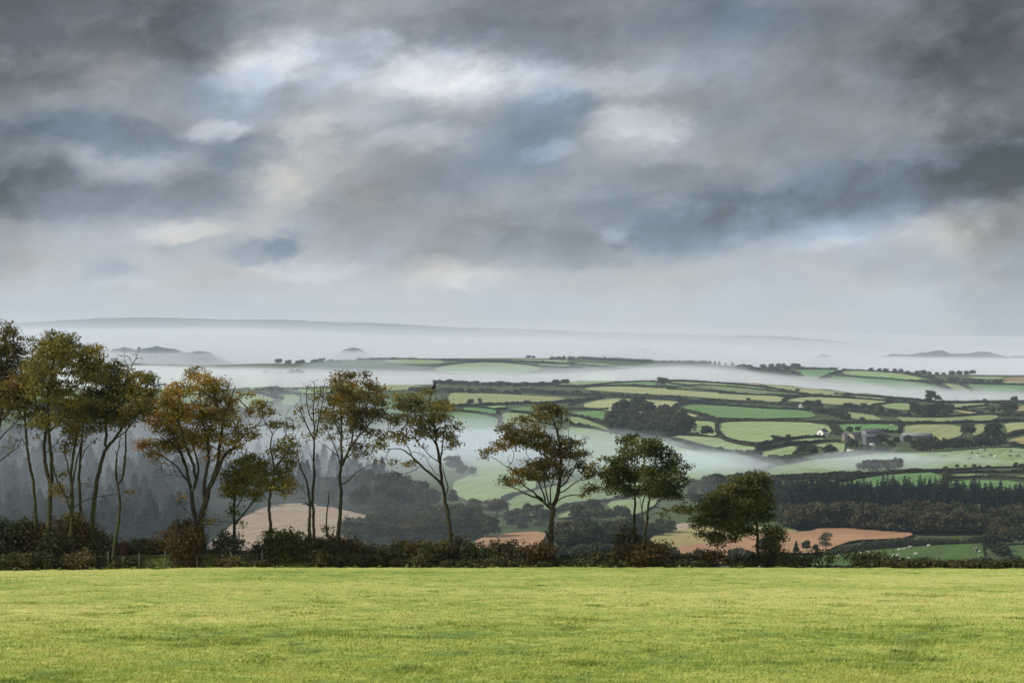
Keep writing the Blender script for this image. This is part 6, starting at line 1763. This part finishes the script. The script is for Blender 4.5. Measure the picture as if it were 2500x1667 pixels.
M_wool = simple_mat('wool', (.56, .53, .45), .12, 6.0)
M_cowdark = simple_mat('dark_hide', (.030, .024, .020), .3, 2.0)
M_cowwhite = simple_mat('white_hide', (.68, .64, .56), .2, 2.0)
m_pied, N = new_mat('pied_hide')
tc_ = N.n('ShaderNodeTexCoord')
finish(N, N.mix(N.rangemap(N.noise(tc_.outputs['Object'], 1.3, 2, .4), .48, .52), (.02, .018, .016), (.7, .67, .6)), .8)
SHEEP = [quadruped('sheep', 1.15, .80, .27, .11, .09, g, .045) for g in (True, False)]
for m in SHEEP:
    m.materials.append(M_wool)
COW = [quadruped('cow', 2.2, 1.40, .42, .20, .15, g, .075) for g in (True, False)]
COWM = {}


def animal(kind, px, py, label, group, mat=None, heading=None, r=rng):
    p = ground([(px, py)])[0]
    if kind == 'sheep':
        me = SHEEP[int(r.integers(2))]
    else:
        src = COW[int(r.integers(2))]
        key = (src.name, mat.name)
        if key not in COWM:
            COWM[key] = src.copy()
            COWM[key].name = 'cow'
            COWM[key].materials.append(mat)
        me = COWM[key]
    o = bpy.data.objects.new(kind, me)
    COL.objects.link(o)
    o.location = p + [0, 0, .25]
    o.rotation_euler = (0, 0, r.uniform(0, 6.28) if heading is None else heading)
    s = r.uniform(.95, 1.15) * 1.08
    o.scale = (s, s, s)
    tag(o, label, kind, group)


ar = np.random.default_rng(5)
for x, y in [(700, 1186), (716, 1222), (712, 1246), (855, 1172), (848, 1168), (866, 1208), (920, 1202), (968, 1190), (972, 1204), (932, 1218), (1075, 1192), (1070, 1196), (1100, 1220), (1150, 1226), (1198, 1222), (1212, 1221), (1226, 1222), (1243, 1219), (1262, 1258), (1302, 1160), (1330, 1154), (1342, 1150), (1355, 1148), (1325, 1126), (1397, 1206), (1507, 1135), (1325, 1248), (1000, 1235), (890, 1250), (930, 1252), (960, 1226), (1248, 1168), (1286, 1164)]:
    (px, py), = cE([(x, y)])
    animal('sheep', px, py + 1.5, 'white sheep grazing in the dark green field behind the hedge', 'sheep of the dark green field', r=ar, heading=ar.choice([0, 3.14]) + ar.normal(0, .5))
b = np.array([p[:2] for p in cA([(1660, 275), (2000, 275), (2352, 295), (2352, 340), (2200, 350), (2080, 345), (2000, 320), (1800, 300)])])
k = 0
while k < 55:
    q = b.min(0) + (b.max(0) - b.min(0)) * ar.uniform(0, 1, 2)
    if inside(b, q[None])[0]:
        animal('sheep', q[0], q[1], 'tiny pale sheep in the yellowish field above the wood clump', 'sheep of the yellowish field', r=ar)
        k += 1
for x, y in [(1160, 470), (1340, 452), (1240, 520), (1260, 525), (1170, 505), (1500, 470), (1190, 480), (650, 410), (662, 409), (682, 410)]:
    (px, py), = cD([(x, y)])
    animal('sheep', px, py, 'tiny pale sheep in the fields right of the farm', 'sheep right of the farm', r=ar)
for x, y in [(405, 140), (530, 170), (610, 150), (770, 195), (835, 180), (1000, 212), (1130, 198), (740, 355), (790, 410), (660, 515), (720, 400)]:
    (px, py), = cL([(x, y)])
    animal('sheep', px, py, 'tiny white sheep in the misty green fields behind the orange tree', 'sheep of the misty fields', r=ar)
for x, y, w in [(1340, 816, 0), (1640, 858, 0), (1660, 846, 0), (1830, 826, 0), (1925, 800, 0), (1855, 738, 0), (1760, 782, 0), (1980, 712, 0), (2170, 812, 0), (2282, 816, 0), (2180, 750, 0), (1690, 770, 0), (1805, 737, 1), (1762, 815, 1), (1975, 824, 1), (2118, 782, 1)]:
    (px, py), = cD([(x, y)])
    animal('cow', px, py, 'white cow in the pale field at the right' if w else 'dark cow in the pale field at the right', 'white cattle of the pale field' if w else 'dark cattle of the pale field', M_cowwhite if w else M_cowdark, r=ar)
for x, y in [(2115, 182), (2140, 178), (2290, 188), (2315, 186)]:
    (px, py), = cA([(x, y)])
    animal('cow', px, py, 'dark cow in the yellow field below the lone round tree', 'cattle below the lone tree', M_cowdark, r=ar)
for x in (2380, 2388):
    animal('cow', x, 1347 + (x - 2380) * .1, 'left one of two pied cows by the wind bent bushes' if x == 2380 else 'right one of two pied cows by the wind bent bushes', None, m_pied, heading=-1.4, r=ar)

M_crow = simple_mat('crow_feathers', (.008, .008, .011), .3, 20.0, .5)
crow = skin_body('crow', [(0, 0, .20), (-.02, 0, .28), (.03, 0, .36), (.06, 0, .42), (.13, 0, .41), (-.13, 0, .12), (-.24, 0, .02), (.0, .035, .06), (.02, .035, 0), (.0, -.035, .06), (.02, -.035, 0)],
                 [(0, 1), (1, 2), (2, 3), (3, 4), (0, 5), (5, 6), (0, 7), (7, 8), (0, 9), (9, 10)], [.085, .085, .055, .05, .012, .06, (.045, .015), .02, .012, .02, .012])
o = link('crow', crow, loc=at(1061, 953.5, 102.6), mat=M_crow)
o.rotation_euler = (0, 0, .3)
tag(o, 'black crow perched on the top twigs of the leaning tree', 'bird')
fly = skin_body('flying_bird', [(0, 0, 0), (.10, 0, .01), (.16, 0, 0), (-.14, 0, 0), (0, .14, .05), (-.05, .34, .02), (0, -.14, .05), (-.05, -.34, .02)], [(0, 1), (1, 2), (0, 3), (0, 4), (4, 5), (0, 6), (6, 7)], [.045, .035, .01, .02, (.05, .012), (.02, .006), (.05, .012), (.02, .006)])
o = link('flying_bird', fly, loc=at(1220, 659, 620), mat=M_crow)
o.scale = (1.2,) * 3
tag(o, 'small dark bird flying in the open sky', 'bird')

# ------------------------------------------------------------------ farm and other buildings
M_white = simple_mat('white_render', (.80, .77, .69), .06, .8)
M_cream = simple_mat('cream_render', (.72, .62, .47), .08, .8)
M_slate = simple_mat('slate_roof', (.085, .085, .095), .3, 1.5)
M_steel = simple_mat('grey_sheeting', (.125, .14, .16), .12, .6)
M_stone = simple_mat('rubble_stone', (.20, .17, .14), .4, 1.2)
M_asb = simple_mat('fibre_roof', (.21, .21, .21), .25, .7)
M_dark = simple_mat('dark_opening', (.02, .02, .022), .2, 1.0)


def box(x0, x1, y0, y1, z0, z1):
    v = np.array([(x, y, z) for z in (z0, z1) for y in (y0, y1) for x in (x0, x1)], float)
    f = np.array([[0, 2, 3, 1], [4, 5, 7, 6], [0, 1, 5, 4], [2, 6, 7, 3], [0, 4, 6, 2], [1, 3, 7, 5]])
    return v, f


def gable_house(name, px, py, w, l, h, rise, turn, wall, roof, label, cat, openings=(), chimney=False, ov=.35, dz=0.0):
    """Gabled building: gable wall w wide faces -Y before turning, l deep, eaves at h, ridge rise above."""
    p = ground([(px, py)])[0]
    root = empty(name, (p[0], p[1], p[2] + dz))
    root.rotation_euler = (0, 0, turn)
    hw = w / 2
    V = np.array([(-hw, 0, -1.5), (hw, 0, -1.5), (hw, 0, h), (0, 0, h + rise), (-hw, 0, h), (-hw, l, -1.5), (hw, l, -1.5), (hw, l, h), (0, l, h + rise), (-hw, l, h)])
    me = bpy.data.meshes.new('wall')
    me.from_pydata([tuple(q) for q in V], [], [(0, 1, 2, 3, 4), (6, 5, 9, 8, 7), (1, 6, 7, 2), (5, 0, 4, 9)])
    link('wall', me, root, mat=wall)
    t = .18
    k = rise / hw
    e = hw + ov
    ze = h - ov * k
    rv, rf = [], []
    for s in (-1, 1):
        o_ = len(rv)
        rv += [(0, -ov, h + rise + .03), (s * e, -ov, ze + .03), (s * e, l + ov, ze + .03), (0, l + ov, h + rise + .03), (0, -ov, h + rise + t + .03), (s * e, -ov, ze + t + .03), (s * e, l + ov, ze + t + .03), (0, l + ov, h + rise + t + .03)]
        rf += [[o_ + q for q in fc] for fc in ([0, 1, 2, 3], [4, 7, 6, 5], [0, 4, 5, 1], [1, 5, 6, 2], [2, 6, 7, 3])]
    rm = link('roof', mesh_np('roof', np.array(rv), np.array(rf)), root, mat=roof)
    if chimney:
        v, f = box(-.45, .45, l * .5 - .4, l * .5 + .4, h + rise - .4, h + rise + 1.3)
        link('chimney', mesh_np('chimney', v, f), rm, mat=wall)
    for nm, x0, x1, z0, z1, side in openings:
        if side == 'gable':
            v, f = box(x0, x1, -.05, .12, z0, z1)
        else:
            sx = hw if side == 'right' else -hw
            v, f = box(sx - .06, sx + .06, x0, x1, z0, z1)
        link(nm, mesh_np(nm, v, f), root, mat=M_dark)
    tag(root, label, cat)
    return root


gable_house('farmhouse', *cC([(1850, 530)])[0], 6.5, 9, 3.6, 2.6, R(-38), M_white, M_slate, 'white gabled farmhouse with one dark window, left of the farm', 'house', [('window', -.7, .6, 1.2, 2.4, 'gable'), ('window', 2, 3.2, 1.2, 2.4, 'right'), ('door', 5, 6.2, 0, 2.1, 'right')], True)
gable_house('barn', *cD([(125, 590)])[0], 8, 13, 3.0, 3.2, R(-12), M_cream, M_slate, 'cream gabled barn with a slate roof in the middle of the farm', 'barn', [('window', 1.5, 2.5, 1.2, 2.2, 'gable'), ('door', -1, 1, 0, 2.3, 'gable')])
gable_house('stone_barn', *cC([(2140, 575)])[0], 8, 15, 3.4, 2.6, R(-80), M_stone, M_slate, 'long stone barn with a dark slate roof left of the cream gabled barn', 'barn', [('door', 4, 6.5, 0, 2.6, 'left'), ('window', 10, 11.2, 1, 2, 'left'), ('door', 12, 13.5, 0, 2.4, 'left')])
gable_house('grey_barn', *cD([(315, 640)])[0], 10, 13.5, 5.4, 1.6, R(-84), M_steel, M_slate, 'large grey sheeted barn with tall sliding doors', 'barn', [('door', 2, 5, 0, 3.8, 'left'), ('door', 7.5, 10.5, 0, 3.8, 'left')], dz=.5)
gable_house('cattle_shed', *cD([(310, 545)])[0], 11, 17, 4.2, 1.8, R(-78), M_asb, M_slate, 'dark open fronted cattle shed behind the grey barn', 'shed', [('door', 1, 5, .6, 3.4, 'left'), ('door', 7, 10, .6, 3.4, 'left'), ('door', 12, 16, .6, 3.4, 'left')])
gable_house('long_shed', *cD([(790, 590)])[0], 11, 26, 3.4, 1.9, R(-86), M_steel, M_asb, 'long low shed with a pale grey roof at the right of the farm', 'shed', [('door', 6, 9, 0, 2.8, 'left'), ('door', 20, 23, 0, 2.8, 'left')])
gable_house('small_shed', *cB([(858, 583)])[0], 3.5, 6, 2.6, 1.4, R(-20), M_white, M_slate, 'tiny white shed by the dark round tree on the plateau', 'shed', [('door', -.5, .5, 0, 1.9, 'gable')])
gable_house('cottage', *cE([(2030, 985)])[0], 5, 8, 4.4, 2.6, R(-8), M_white, M_slate, 'white gabled house peeping from the dark wood at the right', 'house', [('window', -.5, .5, 2.6, 3.6, 'gable')], True, dz=.6)
gable_house('field_barn', *cL([(1180, 300)])[0], 9, 14, 4.2, 2.4, R(-10), M_asb, M_asb, 'hazy grey barn with a dark doorway behind the thin tree', 'barn', [('door', -1.6, 1.6, 0, 3.0, 'gable')])
gable_house('farm_cottage', *cL([(1540, 325)])[0], 6, 10, 3, 2.2, R(-70), M_white, M_slate, 'hazy low white cottage by the lane behind the thin tree', 'house', [('window', 3, 4, 1, 2, 'left')])
gable_house('far_house', *cS([(188, 771)])[0], 14, 22, 9, 5, R(-60), M_white, M_slate, 'tiny white house high on the far hazy ridge', 'house', [('window', 6, 9, 3, 6, 'left')])
M_tyre = simple_mat('black_rubber', (.02, .02, .02), .2, 5)
for (x, y), lab in [((590, 690), 'white trailer parked below the dark round trees of the farm'), ((410, 680), 'white trailer parked under the grey barn'), ((130, 757), 'white trailer parked in the misty hollow below the farm')]:
    p = ground(cD([(x, y)]))[0]
    root = empty('trailer', p + [0, 0, .3])
    v, f = box(-2.2, 2.2, -.95, .95, .55, 2.3)
    body = mesh_np('body', v, f)
    link('body', body, root, mat=M_white)
    for sx in (-.5, .5):
        for sy in (-.98, .98):
            vv, ff = tube([[sx, sy - .1, .35], [sx, sy + .1, .35]], [.35, .35], 12)
            link('wheel', mesh_np('wheel', vv, ff), root, mat=M_tyre)
    tag(root, lab, 'trailer')

M_pole = simple_mat('pole_wood', (.07, .06, .05), .2, 2.0)
for (px, py), h, lab in [(cA([(1834, 128)])[0], 17, 'utility pole left of the lone round tree on the skyline'), (cA([(2298, 118)])[0], 14, 'utility pole right of the lone round tree on the skyline'),
                         (cA([(756, 296)])[0], 16, 'utility pole in the wide yellow field'), (cB([(386, 420)])[0], 13, 'utility pole on the skyline above the yellow fog field'),
                         (cC([(665, 690)])[0], 24, 'utility pole in the field below the lone dark tree'), (cC([(1130, 262)])[0], 13, 'utility pole in the bright green ringed field'),
                         (cB([(1896, 550)])[0], 12, 'utility pole against the fog at the right'), (cB([(797, 322)])[0], 26, 'mast on the crest of the far hill'), (crop(0, 740, 2.8)([(975, 330)])[0], 15, 'thin mast beside the hazy tree on the fog bound hill')]:
    p = ground([(px, py)])[0]
    h_m = min(h / F * p[1], 30)
    v1, f1 = tube([[0, 0, -.5], [0, 0, h_m]], [.17, .12], 6)
    v2, f2 = box(-.9, .9, -.06, .06, h_m - .55, h_m - .43)
    o = link('utility_pole', mesh_np('utility_pole', np.concatenate([v1, v2]), [f1, f2 + len(v1)]), loc=p, mat=M_pole)
    tag(o, lab, 'pole')

# ------------------------------------------------------------------ air: haze and mist


def volume_mat(name, dens, colour, aniso=0.0):
    m = bpy.data.materials.new(name)
    m.use_nodes = True
    N = Nodes(m.node_tree)
    v = N.n('ShaderNodeVolumePrincipled')
    v.inputs['Color'].default_value = (*colour, 1)
    v.inputs['Density'].default_value = dens
    v.inputs['Density Attribute'].default_value = ''
    v.inputs['Anisotropy'].default_value = aniso
    o = N.n('ShaderNodeOutputMaterial')
    N.put(o.inputs['Volume'], v.outputs[0])
    return m


v, f = box(-7500, 7500, -60, 16800, -380, 160)
o = link('haze', mesh_np('haze', v, f), mat=volume_mat('haze_air', 5.0e-5, (.72, .86, 1.0)))
tag(o, 'thin autumn haze hanging over the whole valley', 'haze', kind='stuff')

FOGC = (.95, .97, 1.0)
_fog = {}


def mist(px, py, rx, ry, rz, dens, seed=0, lift=0.0, turn=0.0, d=None):
    """A bank of ground mist: a flattened, lumpy closed volume lying on the land."""
    p = ground([(px, py)])[0] if d is None else np.array([(px - CX) / F * d, d, land(px, d)])
    nu, nv = 48, 18
    th = np.linspace(0, 2 * np.pi, nu, endpoint=False)
    ph = np.linspace(-np.pi / 2, np.pi / 2, nv)[1:-1]
    T, Ph = np.meshgrid(th, ph)
    lump = 1 + .55 * (fbm(np.cos(T) * 2.2 + 5 + seed, np.sin(T) * 2.2 + Ph * 1.6 + seed * 3, seed, 3) - .5) * 2
    X = np.cos(T) * np.cos(Ph) * lump * rx
    Y = np.sin(T) * np.cos(Ph) * lump * ry
    Z = np.sin(Ph) * rz * (1 + .5 * (fbm(X / (rx * .28), Y / (ry * .28), seed + 7, 3) - .5) * 2)
    V = np.concatenate([np.stack([X, Y, Z], -1).reshape(-1, 3), [[0, 0, -rz], [0, 0, rz]]])
    nr = nv - 2
    i = (np.arange(nr - 1)[:, None] * nu)
    k = np.arange(nu)[None, :]
    k2 = (k + 1) % nu
    f = np.stack([i + k, i + k2, i + nu + k2, i + nu + k], -1).reshape(-1, 4)
    kk = np.arange(nu)
    t1 = np.stack([(kk + 1) % nu, kk, np.full(nu, nr * nu)], 1)
    t2 = np.stack([(nr - 1) * nu + kk, (nr - 1) * nu + (kk + 1) % nu, np.full(nu, nr * nu + 1)], 1)
    if dens not in _fog:
        _fog[dens] = volume_mat('mist_air', dens, (.86, .94, 1.0))
    o = link('mist', mesh_np('mist', V, [f, t1, t2]), loc=(p[0], p[1], p[2] + lift), mat=_fog[dens])
    o.rotation_euler = (0, 0, turn)
    tag(o, 'bank of pale ground mist lying in the valley', 'mist', 'banks of ground mist', 'stuff')
    return o


MISTS = [
    # valley mist behind the leaning tree and across the misty slope
    (1105, 1108, 170, 150, 19, .0110, 3), (1060, 1085, 150, 200, 24, .0022, 1), (1180, 1130, 130, 120, 14, .0060, 3), (950, 1140, 190, 140, 28, .0030, 1), (1260, 1095, 150, 200, 18, .0007, 2),
    (1430, 1130, 190, 150, 14, .0005, 1), (1670, 1138, 120, 100, 10, .0100, 1), (1600, 1158, 150, 110, 11, .0045, 1), (1740, 1150, 110, 80, 12, .0050, 2), (1500, 1220, 240, 110, 20, .0006, 1), (1250, 1230, 260, 130, 22, .0007, 1),
    (1700, 1110, 80, 120, 12, .0016, 2), (1850, 1150, 120, 80, 8, .0014, 1), (1960, 1140, 110, 60, 8, .0014, 1), (2130, 1124, 50, 40, 10, .0060, 1), (2200, 1128, 60, 50, 7, .0030, 1), (2280, 1122, 70, 60, 6, .0018, 0),
    (1100, 1290, 130, 100, 20, .00035, 0), (1450, 1310, 170, 90, 20, .0004, 0), (880, 1290, 90, 90, 20, .0003, 0),
    # small torn wisps
    (1020, 1075, 60, 90, 11, .0050, 12), (1150, 1068, 70, 60, 9, .0050, 9), (1210, 1098, 60, 70, 8, .0042, 5), (1080, 1130, 45, 60, 9, .0050, 7), (930, 1120, 60, 70, 13, .0032, 10), (1240, 1060, 60, 90, 10, .0030, 9),
    (1580, 1112, 45, 60, 8, .0055, 7), (1690, 1150, 40, 60, 8, .0050, 6), (1630, 1110, 55, 60, 7, .0040, 4), (1780, 1128, 60, 40, 6, .0034, 6), (1480, 1090, 70, 70, 9, .0018, 6), (1350, 1095, 70, 90, 8, .0010, 4), (2105, 1146, 110, 40, 8, .0110, 5), (2235, 1132, 130, 50, 5, .0060, 2),
    # misty plantation at the left
    (250, 1180, 230, 330, 40, .0007, 0), (620, 1110, 190, 240, 44, .0008, 2), (760, 1090, 150, 220, 36, .0014, 2), (480, 1010, 260, 200, 30, .0004, 2),
    # wisps over the plateau edge and the next ridge
    (800, 925, 330, 260, 18, .0006, 4), (880, 900, 120, 200, 22, .0016, 4), (1720, 905, 260, 240, 16, .0014, 4), (1560, 918, 260, 200, 14, .0012, 3), (1250, 915, 420, 260, 16, .0010, 4), (500, 925, 420, 300, 20, .0004, 4),
]
for i, m in enumerate(MISTS):
    k = 1.0 if m[2] >= 190 and m[0] < 1000 or m[1] < 1000 else .46
    mist(m[0], m[1], m[2] * k, m[3] * (.6 + .4 * (k == 1)), *m[4:6], seed=i, lift=m[6])


mist(230, 0, 120, 170, 40, .00024, seed=71, lift=18, d=560)


def fog_sheet(name, spec, dens, bottom, label, seed=0, power=1.0):
    """A wide fog bank: rows of (px, depth start, depth end, top z at start, top z at end); rounded lip, level lumpy top."""
    spec = np.array(spec, float)
    px = np.arange(spec[0, 0], spec[-1, 0] + 1, 14.0)
    d0, d1, z0, z1 = [np.interp(px, spec[:, 0], spec[:, k]) for k in (1, 2, 3, 4)]
    d0 = d0 * (1 + .05 * (fbm(px / 130, px * 0, seed, 4) - .5) * 2)
    m = 60
    t = np.linspace(0, 1, m)
    D = d0[:, None] + (d1 - d0)[:, None] * t[None, :]
    Zt = z0[:, None] + (z1 - z0)[:, None] * t[None, :] ** power
    lip = np.clip(np.minimum(t / .10, (1 - t) / .06), 0, 1)[None, :] ** .5
    sidef = np.clip(np.minimum(np.arange(len(px)) / 6.0, (len(px) - 1 - np.arange(len(px))) / 6.0), 0, 1)[:, None] ** .5
    Zt = Zt + 7 * (fbm(px[:, None] / 60 + 0 * D, D / 420, seed + 3, 4) - .5)
    Zb = Zt - bottom
    Zt = Zb + (Zt - Zb) * lip * sidef + .5
    X = (px[:, None] - CX) / F * D
    top = np.stack([X, D, Zt], -1).reshape(-1, 3)
    bot = np.stack([X, D, Zb - 1], -1).reshape(-1, 3)
    n, k = len(px), m
    g = grid_faces(n, k)
    off = n * k
    edge = list(range(k)) + [i * k + k - 1 for i in range(1, n)] + [(n - 1) * k + j for j in range(k - 2, -1, -1)] + [i * k for i in range(n - 2, 0, -1)]
    e = np.array(edge)
    e2 = np.roll(e, -1)
    side = np.stack([e, e2, e2 + off, e + off], 1)
    me = mesh_np(name, np.concatenate([top, bot]), [g[:, ::-1], g + off, side])
    o = link(name, me, mat=volume_mat('fog_air', dens, FOGC))
    tag(o, label, 'fog', kind='stuff')


def zrow(px, y, d):
    return -(y - EY) / F * d


# fog in the trough between the plateau and the second ridge
rows_ = []
for px, ya, yb in [(-700, 915, 905), (0, 915, 905), (400, 912, 900), (700, 922, 908), (900, 926, 914), (1250, 928, 916), (1500, 920, 912), (1650, 910, 899), (1750, 915, 905), (1900, 935, 922), (2100, 955, 940), (2300, 970, 958), (2500, 975, 962), (3200, 975, 962)]:
    e = float(np.interp(px, XS, EDGE))
    c = float(np.interp(px, XS, CRD))
    da, db = e + 130, c - 420
    rows_.append((px, da, db, zrow(px, ya, da), zrow(px, yb, db)))
for k, (up, shift, dn) in enumerate([(12, -40, .0003), (7, 60, .0007), (4, 0, .0012), (0, 140, .0018), (-6, 240, .003)]):
    fog_sheet('fog_bank', [(a, b + shift, c + 150 - shift * .5, d + up, e + up) for a, b, c, d, e in rows_], dn, 45 + up, 'white fog filling the trough between the plateau and the next ridge', 4 + 11 * k)
# sea of fog beyond the ridge
rows_ = []
for px, ya, yb in [(-700, 874, 790), (0, 874, 793), (180, 874, 795), (260, 875, 797), (560, 875, 794), (760, 874, 803), (1000, 871, 818), (1250, 866, 824), (1500, 864, 832), (1700, 868, 842), (1900, 882, 856), (2100, 894, 872), (2300, 902, 886), (2500, 906, 893), (3200, 906, 895)]:
    c = float(np.interp(px, XS, CRD))
    da, db = c + 900, 12300
    rows_.append((px, da, db, zrow(px, ya, da), zrow(px, yb, db)))
for k, (up, shift, dn) in enumerate([(150, 2000, .00022), (75, 300, .00022), (40, 0, .00010), (18, 100, .00018), (9, 0, .0005), (3, 200, .0010), (-4, 350, .0018)]):
    fog_sheet('fog_sea', [(a, b + shift, c + (300 if up > 100 else 0), d + up * .45, e + up) for a, b, c, d, e in rows_], dn, 110 + up, 'broad sea of white fog between the ridges and the far hills', 9 + 7 * k, 2.2)
print('far trees:', far_count, 'objects:', len(bpy.data.objects))
